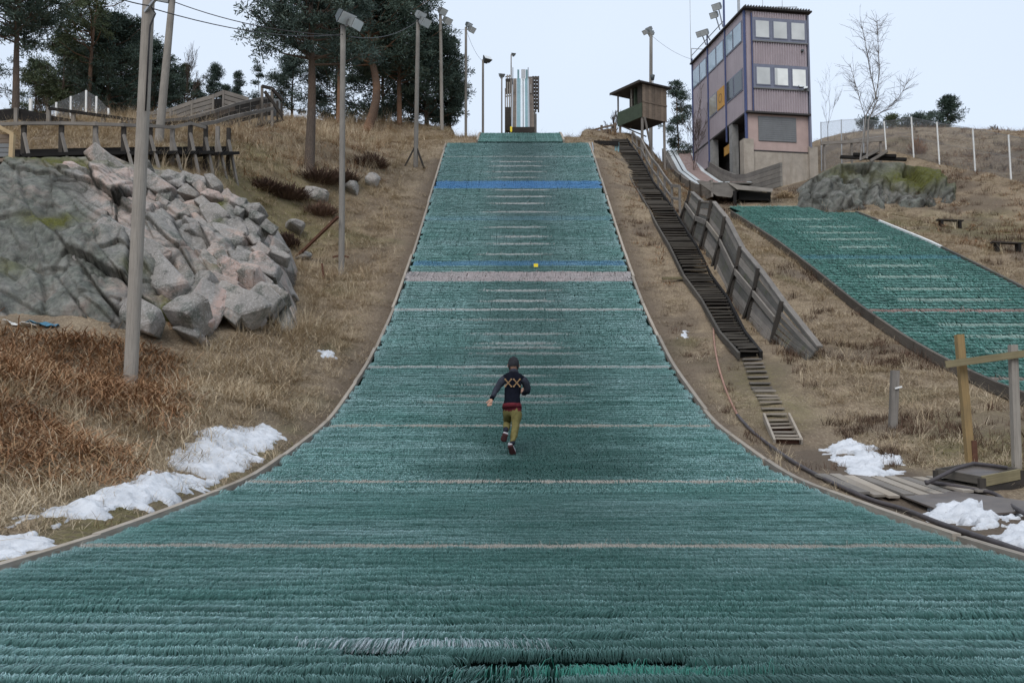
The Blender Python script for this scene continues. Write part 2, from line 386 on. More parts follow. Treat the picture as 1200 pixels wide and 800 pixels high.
for nm, fn in (('mud', mud), ('moss', moss)):
    at_ = gr.data.attributes.new(nm, 'FLOAT', 'POINT'); at_.data.foreach_set('value', fn(XX, YY).ravel().astype(np.float32))

# ---------------------------------------------------------------- plastic mat slopes
t = NT('bristle mat plastic', .55, .35); uv = t.uv(); p = t.pos()
sep = t.n('SeparateXYZ'); t.l(uv, sep.inputs[0]); v = sep.outputs[1]; ub = sep.outputs[0]
sp = t.n('SeparateXYZ'); t.l(p, sp.inputs[0])
big = t.noise(t.scale(p, (.42, .8, .8)), 1, 5, .62, .3); med = t.noise(t.scale(p, (2.2, 4.2, 4.2)), 1, 4, .6)
row = t.n('Attribute', attribute_type='OBJECT', attribute_name='row_tone').outputs['Fac']
wet = t.n('Attribute', attribute_type='OBJECT', attribute_name='wet').outputs['Fac']
xm = t.math('ABSOLUTE', t.math('SUBTRACT', sp.outputs[0], .35))
wn = t.math('ADD', xm, t.math('MULTIPLY', t.math('SUBTRACT', big, .5), 4.5))
wetm = t.math('MULTIPLY', wet, t.rng(wn, .7, 2.4, 1, 0))
tipn = t.math('ADD', t.math('MULTIPLY', ub, .75), t.math('ADD', t.math('MULTIPLY', med, .8), t.math('MULTIPLY', row, .42)))
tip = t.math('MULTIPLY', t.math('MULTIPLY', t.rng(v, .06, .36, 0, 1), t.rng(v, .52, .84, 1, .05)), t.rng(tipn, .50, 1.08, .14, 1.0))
body = t.mix(t.rng(v, .5, .9, 0, .92), t.mix(t.rng(v, 0, .3, 0, 1), (.003, .022, .018), t.mix(ub, (.010, .115, .085), (.045, .22, .178))), (.004, .045, .036))  # roots and drooping fronts darkened in colour as shade between the rows
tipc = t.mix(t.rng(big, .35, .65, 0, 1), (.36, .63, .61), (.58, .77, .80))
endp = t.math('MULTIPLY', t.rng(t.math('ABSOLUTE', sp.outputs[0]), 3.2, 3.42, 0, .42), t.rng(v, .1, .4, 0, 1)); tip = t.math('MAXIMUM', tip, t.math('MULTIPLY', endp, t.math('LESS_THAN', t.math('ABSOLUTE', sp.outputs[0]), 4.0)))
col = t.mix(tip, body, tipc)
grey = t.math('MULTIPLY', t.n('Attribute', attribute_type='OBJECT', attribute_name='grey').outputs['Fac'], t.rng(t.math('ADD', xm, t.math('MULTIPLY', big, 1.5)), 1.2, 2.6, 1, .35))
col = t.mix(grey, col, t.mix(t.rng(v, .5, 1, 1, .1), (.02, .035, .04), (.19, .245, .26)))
col = t.mix(wetm, col, t.mix(t.rng(v, .35, 1, 1, 0), (.003, .02, .017), (.02, .095, .078)))
dirt = t.noise(t.scale(p, (.9, 5.5, 5.5)), 1, 5, .7, .4); dirt2 = t.noise(t.scale(p, (3.5, 6, 6)), 1, 4, .7)
dk = t.math('MAXIMUM', t.rng(dirt, .50, .68, 0, .62), t.rng(dirt2, .57, .70, 0, .7))
dk = t.math('MAXIMUM', dk, t.math('MULTIPLY', t.rng(t.math('ADD', xm, t.math('MULTIPLY', big, 1.6)), 1.1, 2.4, .55, 0), t.rng(dirt, .38, .58, .3, 1)))
col = t.mix(dk, col, t.mix(t.rng(v, .35, 1, 1, 0), (.003, .025, .020), (.022, .13, .105)))
span = t.n('SeparateXYZ'); t.l(t.n('Attribute', attribute_type='OBJECT', attribute_name='line_span').outputs['Vector'], span.inputs[0])
lc = t.n('Attribute', attribute_type='OBJECT', attribute_name='line_color').outputs['Color']
jx = t.math('ADD', sp.outputs[0], t.math('MULTIPLY', t.math('SUBTRACT', ub, .5), .8))
m1 = t.math('MULTIPLY', t.math('GREATER_THAN', jx, span.outputs[0]), t.math('LESS_THAN', jx, span.outputs[1]))
m1 = t.math('MULTIPLY', t.math('MULTIPLY', m1, span.outputs[2]), t.math('MULTIPLY', t.rng(v, .5, 1, 1, .55), t.rng(t.math('ADD', med, t.math('MULTIPLY', ub, .3)), .35, .75, .65, 1)))
col = t.mix(m1, col, lc)
dp = t.n('Attribute', attribute_type='OBJECT', attribute_name='deep').outputs['Fac']; col = t.mix(dp, col, t.mix(.999, col, (.30, .70, .52), 'MULTIPLY'))
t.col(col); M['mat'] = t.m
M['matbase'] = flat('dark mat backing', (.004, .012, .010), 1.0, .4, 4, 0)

def row_mesh(name, half, nb, bw, hgt, length, seed, holes=()):
    rs = np.random.RandomState(seed)
    x = rs.uniform(-half, half, nb); x = np.round(x / (half / 400)) * (half / 400) + rs.normal(0, half / 1500, nb)
    for a, b, pr in holes: x = x[~((x > a) & (x < b) & (rs.rand(len(x)) < pr))]
    nb = len(x); z0 = np.zeros(nb)
    cl = fbm(x, z0 + seed, 1.1, 3, seed); cl2 = fbm(x, z0 + seed * 3.1, 4.2, 2, seed + 3)
    lean = (cl * .05 + cl2 * .014 + rs.normal(0, .017, nb)) ; h = hgt * (1 + cl2 * .16 + rs.normal(0, .13, nb)); h = np.maximum(h, hgt * .35)
    stray = rs.rand(nb) < .005; h = np.where(stray, h * 1.7, h); lean = np.where(stray, lean + rs.normal(0, .05, nb), lean)
    L = length * (1 + rs.normal(0, .10, nb)); y0 = rs.uniform(-.012, .022, nb) + cl * .012
    w = bw * rs.uniform(.7, 1.3, nb)
    fl = rs.normal(0, .10, nb)                       # some bristles lie flatter, some curl up at the tip
    P = [(x, y0, z0), (x + lean * .2, y0 - L * .16, h * .92), (x + lean * .6, y0 - L * .52, h * (.9 + fl * .5)), (x + lean * 1.2, y0 - L, h * np.clip(.12 + fl * 1.6, .0, 1.0))]
    ws = (1, 1, .9, .4); V = []
    for (px_, py_, pz_), q in zip(P, ws): V += [np.stack([px_ - w * q, py_, pz_], -1), np.stack([px_ + w * q, py_, pz_], -1)]
    V = np.stack(V, 1).reshape(-1, 3)
    i = np.arange(nb)[:, None] * 8
    Fq = np.concatenate([i + np.array([[2 * k, 2 * k + 1, 2 * k + 3, 2 * k + 2]]) for k in range(3)], 1).reshape(-1, 4)
    u = np.repeat(rs.rand(nb), 8); vv = np.tile([0, 0, .4, .4, .75, .75, 1, 1], nb)
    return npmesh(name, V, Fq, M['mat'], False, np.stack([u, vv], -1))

WHITE = (.52, .50, .49); TANW = (.46, .39, .34); PINKC = (.46, .36, .36); BLUE = (.045, .19, .47); PALEB = (.09, .24, .40)
NONE = (0., 0., 0.)
def slope_s(pf, y0, y1, st):
    """places y of rows every st metres measured along the surface"""
    out = [y0]; y = y0
    while y < y1:
        g = float(pf(y + .1) - pf(y - .1)) / .2; y += st / math.sqrt(1 + g * g); out.append(y)
    return out
def py_of(v):
    d = Vector(v) - CAMP; return 400 - F * d.dot(UPV) / d.dot(FWD)
def px_of(v):
    d = Vector(v) - CAMP; return 600 + F * d.dot(RGT) / d.dot(FWD)

slope = thing('ski_landing_slope', 'wide green ski jump landing slope of plastic bristle mats with the runner on it', 'ski slope', (0, 6, .06))
near = [row_mesh('mat_row', HW - .03, 9500, .00115, .044, .110, 10 + k) for k in range(7)]
mid = [row_mesh('mat_row', HW - .03, 3000, .0034, .056, .118, 30 + k) for k in range(6)]
far = [row_mesh('mat_row', HW - .03, 1500, .0075, .060, .122, 50 + k) for k in range(6)]
rows = slope_s(prof, 3.35, 47.5, .165)
HOLES = [(748, 385, 470, .95), (756, 600, 700, .5), (755, 590, 690, .6), (760, 520, 775, .97), (766, 500, 775, .93), (773, 480, 650, .7), (782, 420, 640, .85), (793, 400, 700, .85)]
DASH = [(v_, 1) for v_ in (189, 194, 200, 207, 222, 229, 238, 247, 265, 276, 285, 296, 340, 351, 374, 389, 400, 413)]
FULL = [(183, WHITE, .5), (256, PALEB, .3), (361, WHITE, .8), (428, WHITE, .8), (497, TANW, .8), (563, TANW, 1), (635, TANW, 1)]
rpy = np.array([py_of((0, y, prof(y) + .05)) for y in rows])
spec = {}
for yv, _ in DASH:
    i = int(np.argmin(np.abs(rpy - yv))); spec[i] = (WHITE, -.95 + random.uniform(-.25, .25), 1.05 + random.uniform(-.3, .3), random.uniform(.65, .95))
for yv in (374, 389, 400, 405, 413, 438, 448, 461, 470):
    i = int(np.argmin(np.abs(rpy - yv))); spec[i] = (WHITE, -1.6 + random.uniform(-.2, .9), 1.0 + random.uniform(-.5, .4), random.uniform(.35, .6))
for yv, cc, st in FULL:
    i = int(np.argmin(np.abs(rpy - yv))); spec[i] = (cc, -9, 9, st)
for k, (y, pyv) in enumerate(zip(rows, rpy)):
    if 211.5 < pyv < 219.5: spec[k] = (BLUE, -9, 9, .9)
    if 304 < pyv < 309.5: spec[k] = (BLUE, -9, 9, .45)
    if 252 < pyv < 256: spec[k] = (PALEB, -9, 9, .18)
    if 317 < pyv < 329: spec[k] = (PINKC, -9, 9, .95)
rr = random.Random(3)
for k, y in enumerate(rows):
    pyv = rpy[k]; hl = []
    for hp, xa, xb, pr in HOLES:
        if k == int(np.argmin(np.abs(rpy - hp))): hl.append(((xa - 605) / F * y, (xb - 605) / F * y, pr))
    if hl: me = row_mesh('mat_row', HW - .03, 9500, .00115, .044, .110, 500 + k, hl)
    else: me = (near if y < 11.5 else mid if y < 24 else far)[rr.randrange(6)]
    o = link('mat_row', me, slope)
    g = float(prof(y + .15) - prof(y - .15)) / .3
    o.location = Vector((rr.uniform(-.02, .02), y + rr.uniform(-.008, .008), float(prof(y)) - .02)) - slope.location
    o.rotation_euler = (math.atan(g) - (.13 if y > 20 else .05), 0, rr.uniform(-.0016, .0016))
    sc_ = rr.choice((.978, .985, 1.0, 1.004) if y > 11 else (.998, 1.0, 1.003)); o.scale = (-sc_ if not hl and rr.random() < .5 else sc_, 1, 1)
    o['row_tone'] = rr.random(); o['line_color'] = NONE; o['line_span'] = (0., 0., 0.)
    w_ = float(np.interp(pyv, [100, 430, 470, 520, 545, 562, 566, 600, 700, 735, 760, 800], [.2, .4, .5, .75, .9, .75, .15, .25, .15, .2, .5, .6])); o['wet'] = w_; o['deep'] = .04
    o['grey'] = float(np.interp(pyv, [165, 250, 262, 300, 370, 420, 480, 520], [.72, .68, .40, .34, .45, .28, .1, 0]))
    if k in spec:
        cc, a_, b_, st = spec[k]; o.location.z += .006 if 350 < pyv < 600 else .002; o['line_color'] = cc; o['line_span'] = (float(a_), float(b_), float(st))
    if hl and abs(pyv - 736) < 30 and any(h[0] for h in hl) and 738 < pyv < 745:
        pass
    if k == int(np.argmin(np.abs(rpy - 776))): o['line_color'] = (.03, .235, .175); o['line_span'] = ((600 - 605) / F * y, (785 - 605) / F * y, 1.)
    if abs(pyv - 739.5) < 3.2:
        o['line_color'] = (.55, .60, .66); o['line_span'] = ((435 - 605) / F * y, (545 - 605) / F * y, 1.)
def ribbon(mb, pf, xa, xb, y0, y1, dz, st=.5, th=.02):
    ys = np.arange(y0, y1 + 1e-6, st)
    for a_, b_ in zip(ys[:-1], ys[1:]):
        z0, z1 = float(pf(a_)) + dz, float(pf(b_)) + dz
        mb.hexa([(xa, a_, z0 - th), (xb, a_, z0 - th), (xb, b_, z1 - th), (xa, b_, z1 - th), (xa, a_, z0), (xb, a_, z0), (xb, b_, z1), (xa, b_, z1)])
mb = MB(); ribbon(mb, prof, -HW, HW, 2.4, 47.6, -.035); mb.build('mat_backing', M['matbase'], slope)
mb = MB(); z = float(prof(47.6)); mb.bar((-HW, 47.75, z - .13), (HW, 47.75, z - .13), .12, .2); mb.build('crest_board', M['matbase'], slope)
for sx in (-1, 1):
    y = 2.4
    while y < 47.4:
        y2 = min(47.6, y + rr.uniform(2.2, 3.4)); b = MB()
        ys = np.linspace(y, y2 - .02, 5); dx = rr.uniform(-.02, .02); dz = rr.uniform(-.01, .015)
        for a_, b_ in zip(ys[:-1], ys[1:]):
            b.bar((sx * (HW + .045) + dx, a_, float(prof(a_)) + .0 + dz), (sx * (HW + .045) + dx, b_, float(prof(b_)) + .0 + dz), .07, .11)
        b.build('edge_board', M['edge'], slope); y = y2
# narrower mats over the knoll above the crest
knoll = thing('knoll_mat_slope', 'narrow strip of green bristle mats on the knoll above the slope crest', 'ski slope', (0, 50, 16))
kr = slope_s(prof, 47.95, 52.2, .165)
kv = [row_mesh('mat_row', 2.07, 600, .012, .062, .16, 80 + k) for k in range(3)]
for y in kr:
    o = link('mat_row', kv[rr.randrange(3)], knoll); g = float(prof(y + .15) - prof(y - .15)) / .3
    o.location = Vector((.12, y, float(prof(y)) + .03)) - knoll.location; o.rotation_euler = (math.atan(g) - .1, 0, 0)
    o['row_tone'] = rr.random(); o['line_color'] = NONE; o['line_span'] = (0., 0., 0.); o['wet'] = .1; o['grey'] = .25; o['deep'] = .3
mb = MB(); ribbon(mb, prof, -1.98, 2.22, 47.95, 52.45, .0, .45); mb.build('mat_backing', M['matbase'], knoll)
for sx in (-2.0, 2.26):
    b = MB(); ys = np.linspace(47.9, 52.4, 7)
    for a_, b_ in zip(ys[:-1], ys[1:]): b.bar((sx, a_, float(prof(a_)) + .06), (sx, b_, float(prof(b_)) + .06), .09, .2)
    b.build('edge_board', M['edge'], knoll)

# the smaller slope at the right
sm = thing('small_landing_slope', 'smaller green bristle mat landing slope below the control tower', 'ski slope', (11.9, 30, 5))
hw2 = (S2B - S2A) / 2; cx2 = (S2A + S2B) / 2
sv = [row_mesh('mat_row', hw2 - .02, 900, .012, .085, .26, 110 + k) for k in range(5)]
su = [row_mesh('mat_row', 1.75, 500, .012, .085, .26, 120 + k) for k in range(3)]
r2 = slope_s(prof2, 14.5, S2TOP, .30)
l2 = np.array([py_of((cx2, y, prof2(y) + .06)) for y in r2])
wh2 = (256, 265, 272, 280, 289, 311, 323, 336, 350, 379, 394, 410, 428)
sp2 = {int(np.argmin(np.abs(l2 - v_))): (WHITE, 10.6 + .5 * random.random(), 12.8 + .6 * random.random(), .85) for v_ in wh2}
sp2[int(np.argmin(np.abs(l2 - 363)))] = ((.50, .20, .19), -9, 99, 1); sp2[int(np.argmin(np.abs(l2 - 442)))] = ((.44, .22, .2), -9, 99, .9)
sp2[int(np.argmin(np.abs(l2 - 302)))] = (PALEB, -9, 99, .5); sp2[int(np.argmin(np.abs(l2 - 298)))] = (PALEB, -9, 99, .4)
for k, y in enumerate(r2 + [S2TOP + .35 + .27 * q for q in range(10)]):
    up = y > S2TOP + .2
    o = link('mat_row', su[rr.randrange(3)] if up else sv[rr.randrange(5)], sm); g = float(prof2(y + .15) - prof2(y - .15)) / .3
    o.location = Vector((11.55 if up else cx2, y, float(prof2(y)) - .03)) - sm.location; o.rotation_euler = (math.atan(g) - .16, 0, rr.uniform(-.003, .003))
    o['row_tone'] = rr.random(); o['wet'] = .25; o['grey'] = .0; o['deep'] = .52; o['line_color'] = NONE; o['line_span'] = (0., 0., 0.)
    if k in sp2 and not up: cc, a_, b_, st = sp2[k]; o['line_color'] = cc; o['line_span'] = (float(a_), float(b_), float(st))
    if up and k == len(r2) + 9: o['line_color'] = WHITE; o['line_span'] = (-9., 99., .7)
mb = MB(); ribbon(mb, prof2, S2A, S2B, 14.2, S2TOP + .1, -.04); ribbon(mb, prof2, 9.75, 13.35, S2TOP + .25, 45.9, -.05, .4); mb.build('mat_backing', M['matbase'], sm)
for sx, mt in ((S2A - .05, 'edge_dark'), (S2B + .05, 'edge')):
    y = 14.2
    while y < S2TOP - .3:
        y2 = min(S2TOP, y + rr.uniform(2.4, 3.4)); b = MB(); ys = np.linspace(y, y2 - .03, 4)
        for a_, b_ in zip(ys[:-1], ys[1:]): b.bar((sx, a_, float(prof2(a_)) + .0), (sx, b_, float(prof2(b_)) + .0), .08, .24)
        white = mt == 'edge' and 33 < y < 38
        b.build('edge_board', M['white'] if white else M['edge_dark' if mt == 'edge_dark' else 'wood_mossy'], sm); y = y2
# ---------------------------------------------------------------- rock
def rockmat(name, pink):
    t = NT(name, .92, .15); p = t.pos(); nrm = t.n('NewGeometry').outputs['Normal']
    a = t.noise(p, .55, 6, .62, .6); b = t.noise(p, 5, 6, .7); c = t.noise(p, 22, 4, .7); l = t.noise(p, 1.9, 6, .72, .3)
    base = t.ramp(a, (.34, (.165, .155, .14)), (.48, (.29, .27, .25)), (.60, pink), (.8, (.43, .40, .375)))
    base = t.mix(t.rng(b, .3, .7, .15, .0), base, (.06, .06, .06))
    base = t.mix(t.rng(l, .50, .62, 0, .8), base, (.085, .095, .08))
    base = t.mix(t.rng(c, .50, .72, 0, .6), base, (.52, .49, .47))
    base = t.mix(t.rng(t.noise(p, 2.4, 5, .75), .60, .70, 0, .85), base, (.052, .05, .047))
    dark = t.n('Attribute', attribute_name='lichen').outputs['Fac']
    base = t.mix(t.math('MULTIPLY', dark, t.rng(l, .3, .6, .5, .95)), base, t.ramp(b, (.35, (.062, .066, .06)), (.65, (.165, .175, .15))))
    cr = t.n('Attribute', attribute_name='crack').outputs['Fac']; base = t.mix(cr, base, (.028, .026, .022))
    mo = t.n('Attribute', attribute_name='mossy').outputs['Fac']
    base = t.mix(t.math('MULTIPLY', mo, t.rng(b, .3, .5, .3, 1)), base, t.ramp(c, (.3, (.04, .043, .014)), (.7, (.135, .135, .035))))
    t.col(base); t.bump(t.math('ADD', b, t.math('MULTIPLY', c, .5)), .7, .06); return t.m
M['rock'] = rockmat('lichen grey and pink granite', (.42, .315, .265))
M['rock_grey'] = rockmat('grey granite', (.30, .27, .24))
def worley(u, v, seeds):
    d = (u[..., None] - seeds[:, 0]) ** 2 + (v[..., None] - seeds[:, 1]) ** 2
    o = np.argpartition(d, 1, axis=-1)[..., :2]; dd = np.take_along_axis(d, o, -1); f = dd[..., 0] > dd[..., 1]
    i1 = np.where(f, o[..., 1], o[..., 0]); d1 = np.sqrt(dd.min(-1)); d2 = np.sqrt(dd.max(-1)); return i1, d1, d2
def outcrop(name, top, bot, ybot, ytop, nu, nv, seed, mat, root, seeds_n, amp, mossfn, lichfn, back=5, ang=.6, rough=.18, bulge=.9):
    """a rock face between two outlines, pushed in and out block by block; it closes backwards into the hill"""
    rs = np.random.RandomState(seed)
    tx = [a for a, b in top]; ty = [b for a, b in top]; bx = [a for a, b in bot]; by = [b for a, b in bot]
    x0, x1 = min(tx[0], bx[0]), max(tx[-1], bx[-1])
    U, V = np.meshgrid(np.linspace(0, 1, nu), np.linspace(0, 1, nv))
    PXx = (np.interp(U, np.linspace(0, 1, len(bx)), bx) * (1 - V) + np.interp(U, np.linspace(0, 1, len(tx)), tx) * V)
    PYy = (np.interp(U, np.linspace(0, 1, len(by)), by) * (1 - V) + np.interp(U, np.linspace(0, 1, len(ty)), ty) * V)
    YB0 = np.interp(PXx, [0, 180, 336], ybot) if hasattr(ybot, '__len__') else ybot; Y = YB0 + (ytop - YB0) * V ** 1.1
    X3 = np.empty(U.shape + (3,))
    d = [FWD * F + RGT * 0 + UPV * 0, RGT, UPV]
    D = np.array(FWD * F)[None, None] + np.array(RGT)[None, None] * (PXx - 600)[..., None] + np.array(UPV)[None, None] * (400 - PYy)[..., None]
    base = np.array(CAMP) + D * (Y / D[..., 1])[..., None]
    ca, sa = math.cos(ang), math.sin(ang); m = (PXx - x0) / 40.; q = PYy / 40.
    m = m + fbm(m, q, .6, 2, seed + 2) * .18; q = q + fbm(m, q, .6, 2, seed + 9) * .18
    u = m * ca + q * sa; v = (-m * sa + q * ca) * 1.9
    sd = np.stack([rs.uniform(u.min(), u.max(), seeds_n), rs.uniform(v.min(), v.max(), seeds_n)], -1)
    i1, d1, d2 = worley(u, v, sd); h1 = rs.uniform(-1, 1, seeds_n); tu = rs.normal(0, .8, seeds_n); tv = rs.normal(0, .8, seeds_n)
    edge = np.clip((d2 - d1) / .16, 0, 1)
    frac = np.clip(np.interp(PXx, amp[0], amp[1]) + fbm(m, q, .35, 2, seed + 4) * .25, 0.1, 1.2)
    disp = frac * (h1[i1] * .26 + (tu[i1] * (u - sd[i1, 0]) + tv[i1] * (v - sd[i1, 1])) * .13 - (1 - edge) * .13)
    sd2 = np.stack([rs.uniform(u.min(), u.max(), seeds_n * 5), rs.uniform(v.min(), v.max(), seeds_n * 5)], -1)
    j1, e1, e2_ = worley(u, v, sd2); h2 = rs.uniform(-1, 1, seeds_n * 5); t2 = rs.normal(0, 1, (seeds_n * 5, 2)); edge2 = np.clip((e2_ - e1) / .09, 0, 1)
    disp += frac * (h2[j1] * .07 + (t2[j1, 0] * (u - sd2[j1, 0]) + t2[j1, 1] * (v - sd2[j1, 1])) * .10 - (1 - edge2) * .04)
    disp += fbm(m, q, .45, 4, seed) * .42 + fbm(m, q, 3.2, 4, seed + 1) * rough * .5
    disp += bulge * np.sin(np.pi * np.clip(V, 0, 1)) ** .8 * np.clip(np.minimum(U, 1 - U) * 6, 0, 1)
    fade = np.clip(np.minimum(V, 1 - V) * 9, .15, 1)
    nrm = np.array([0.05, -.88, .48]); P = base + nrm * (disp * fade)[..., None]
    crack = np.clip((1 - edge) * frac * .9 + (1 - edge2) * frac * .55, 0, 1)
    mo = mossfn(PXx, PYy); li = lichfn(PXx, PYy)
    # close: skirt below ground, roof running back into the hill
    lo = P[0] + np.array([0, .1, -.8]); b1_ = P[-1] + np.array([0, 1.2, .1]); b2_ = P[-1] + np.array([0, back, -1.5])
    P = np.concatenate([lo[None], P, b1_[None], b2_[None]]); pad = lambda a, k: np.concatenate([a[:1], a, a[-1:], a[-1:]])
    sl = P[:, 0] + np.array([-.8, 1.5, -1.2]); sr = P[:, -1] + np.array([.3, 1.8, -1.2]); P = np.concatenate([sl[:, None], P, sr[:, None]], 1)
    pc = lambda a: np.concatenate([pad(a, 0)[:, :1], pad(a, 0), pad(a, 0)[:, -1:]], 1)
    nv2, nu2 = P.shape[:2]; idx = np.arange(nv2 * nu2).reshape(nv2, nu2)
    Fq = np.stack([idx[:-1, :-1], idx[:-1, 1:], idx[1:, 1:], idx[1:, :-1]], -1).reshape(-1, 4)
    w = np.array(wloc(root)) if root else 0
    o = npmesh(name, P.reshape(-1, 3) - w, Fq, mat, root)
    for nm, a in (('crack', crack), ('mossy', mo), ('lichen', li)):
        q_ = o.data.attributes.new(nm, 'FLOAT', 'POINT'); q_.data.foreach_set('value', pc(np.broadcast_to(a, U.shape)).ravel().astype(np.float32))
    return base, disp
def bump2(x, y, cx, cy, rx, ry): return np.exp(-(((x - cx) / rx) ** 2 + ((y - cy) / ry) ** 2))
TOP = [(-130, 205), (-70, 198), (0, 196), (50, 184), (98, 182), (130, 180), (165, 196), (205, 202), (245, 214), (280, 232), (312, 262), (330, 292), (336, 320)]
BOT = [(-130, 385), (-60, 385), (10, 394), (60, 400), (110, 402), (150, 402), (180, 408), (205, 418), (232, 422), (258, 408), (290, 402), (320, 390), (338, 372)]
rk = thing('rock_outcrop', 'large cracked grey and pink granite outcrop rising beside the left utility pole', 'rock', at(170, 395, 20.5))
mossL = lambda x, y: np.clip(bump2(x, y, 45, 198, 85, 15) * 1.5 + bump2(x, y, 205, 390, 22, 30) * 1.1 + bump2(x, y, 72, 284, 26, 6) * 1.6 + bump2(x, y, 170, 345, 14, 8) * .7 + bump2(x, y, 20, 330, 20, 8) * .6 + bump2(x, y, 285, 340, 28, 5) * 1.3 + bump2(x, y, 318, 365, 16, 14) * .9 + bump2(x, y, 265, 270, 9, 20) * .8 + bump2(x, y, 250, 262, 14, 5) + bump2(x, y, 215, 205, 20, 6), 0, 1)
lichL = lambda x, y: np.clip(1 - np.clip((x - 78 - (y - 180) * .22) / 30, 0, 1) + bump2(x, y, 60, 330, 160, 55) * .9 + bump2(x, y, 275, 372, 35, 25) * .9 - bump2(x, y, 130, 220, 45, 40) * .6, 0, 1)
rbase, rdisp = outcrop('rock_face', TOP, BOT, (19.7, 20.3, 22.6), 28.0, 320, 230, 11, M['rock'], rk, 80, ([-130, 60, 120, 200, 330], [.65, .65, .8, .7, .7]), mossL, lichL)
def stone(name, c, s, seed, mat, root, rz=0, tilt=0):
    rs = np.random.RandomState(seed); bm = bmesh.new()
    for k in range(15):
        v = Vector(rs.normal(0, 1, 3)); v.normalize(); v = Vector((v.x * s[0], v.y * s[1], v.z * s[2])) * rs.uniform(.8, 1.08)
        bm.verts.new(v)
    g = bmesh.ops.convex_hull(bm, input=bm.verts)
    bmesh.ops.delete(bm, geom=[e for e in g['geom_interior'] if isinstance(e, bmesh.types.BMVert)], context='VERTS')
    bmesh.ops.bevel(bm, geom=list(bm.edges), offset=min(s) * .10, segments=1, affect='EDGES')
    bmesh.ops.rotate(bm, verts=bm.verts, cent=(0, 0, 0), matrix=Euler((tilt * .4, tilt, rz)).to_matrix())
    bmesh.ops.translate(bm, verts=bm.verts, vec=Vector(c) - (wloc(root) if root else Vector((0, 0, 0))))
    me = bpy.data.meshes.new(name); bm.to_mesh(me); bm.free(); me.materials.append(mat); return link(name, me, root)
r3 = random.Random(5)
M['rock_lichen'] = rockmat('dark lichened granite', (.19, .17, .145)); M['rock_pink'] = rockmat('fresh pink granite', (.47, .335, .285))
NF = Vector((.05, -.88, .48)).normalized(); AF = Vector((.75, .1, -.62)); AF = (AF - NF * AF.dot(NF)).normalized(); BF = NF.cross(AF)
def joint_block(c, sz, mat, jit=.2, turn=.25, name='rock_block'):
    """an angular block split off along the joints of the rock"""
    R = Euler((r3.gauss(0, turn), r3.gauss(0, turn), r3.gauss(0, turn))).to_matrix(); bm = bmesh.new()
    for i in (-1, 1):
        for j in (-1, 1):
            for k in (-1, 1):
                q = Vector((i * sz[0] * (1 + r3.uniform(-jit, jit) * 1.5), j * sz[1] * (1 + r3.uniform(-jit, jit) * 1.5), k * sz[2] * (1 + r3.uniform(-jit, jit)))) * .5
                if r3.random() < .45:      # a broken corner
                    e = [q.copy() for _ in range(3)]
                    for m in range(3): e[m][m] *= r3.uniform(.3, .75)
                    for w in e: bm.verts.new(w)
                else: bm.verts.new(q)
    for _ in range(5):
        d = Vector((r3.gauss(0, 1), r3.gauss(0, 1), r3.gauss(0, 1))).normalized(); bm.verts.new(Vector((d.x * sz[0], d.y * sz[1], d.z * sz[2])) * .56)
    g = bmesh.ops.convex_hull(bm, input=bm.verts); dead = [e for e in g['geom_interior'] if isinstance(e, bmesh.types.BMVert)]
    if dead: bmesh.ops.delete(bm, geom=dead, context='VERTS')
    bmesh.ops.dissolve_limit(bm, angle_limit=.12, verts=bm.verts, edges=bm.edges)
    bmesh.ops.bevel(bm, geom=list(bm.edges), offset=min(sz) * .05, segments=1, affect='EDGES')
    w = wloc(rk)
    for v in bm.verts: q = R @ v.co; v.co = AF * q.x + BF * q.y + NF * q.z + Vector(c) - w
    me = bpy.data.meshes.new(name); bm.to_mesh(me); bm.free(); me.materials.append(mat); return link(name, me, rk)
def on_rock(px, py, out):
    V_ = float(np.clip((398 - py) / 205, 0, 1)); yb = float(np.interp(px, [0, 180, 336], [19.7, 20.3, 22.6])); return at(px, py, yb + (28 - yb) * V_ ** 1.1) + NF * out
def top_y(px): return float(np.interp(px, [a for a, b in TOP], [b for a, b in TOP]))
def bot_y(px): return float(np.interp(px, [0, 170, 205, 232, 258, 300, 336], [384, 392, 404, 408, 398, 388, 352]))
nblk = 0
for gy_ in range(-20, 21):
    for gx_ in range(-16, 17):
        c = on_rock(252, 300, 0) + AF * (gx_ * .42 + .21 * (gy_ % 2) + r3.uniform(-.12, .12)) + BF * (gy_ * .25 + r3.uniform(-.07, .07))
        px, py = px_of(c), py_of(c)
        if not (172 < px < 330 and top_y(px) + 5 < py < bot_y(px) - 2): continue
        if px < 222 and (py > 275 or r3.random() < .6): continue
        if r3.random() < .12: continue
        c = on_rock(px, py, r3.uniform(.02, .30) + (.10 if py > 330 else 0)); k = r3.uniform(.65, 1.3) * (1.15 if py > 320 else .95)
        fr_ = r3.random(); mt = 'rock_pink' if fr_ < .22 else 'rock' if fr_ < .72 else 'rock_grey' if fr_ < .9 else 'rock_lichen'
        joint_block(c, (.50 * k * r3.uniform(.8, 1.3), .28 * k * r3.uniform(.8, 1.35), .5 * k), M[mt], .3, .2); nblk += 1
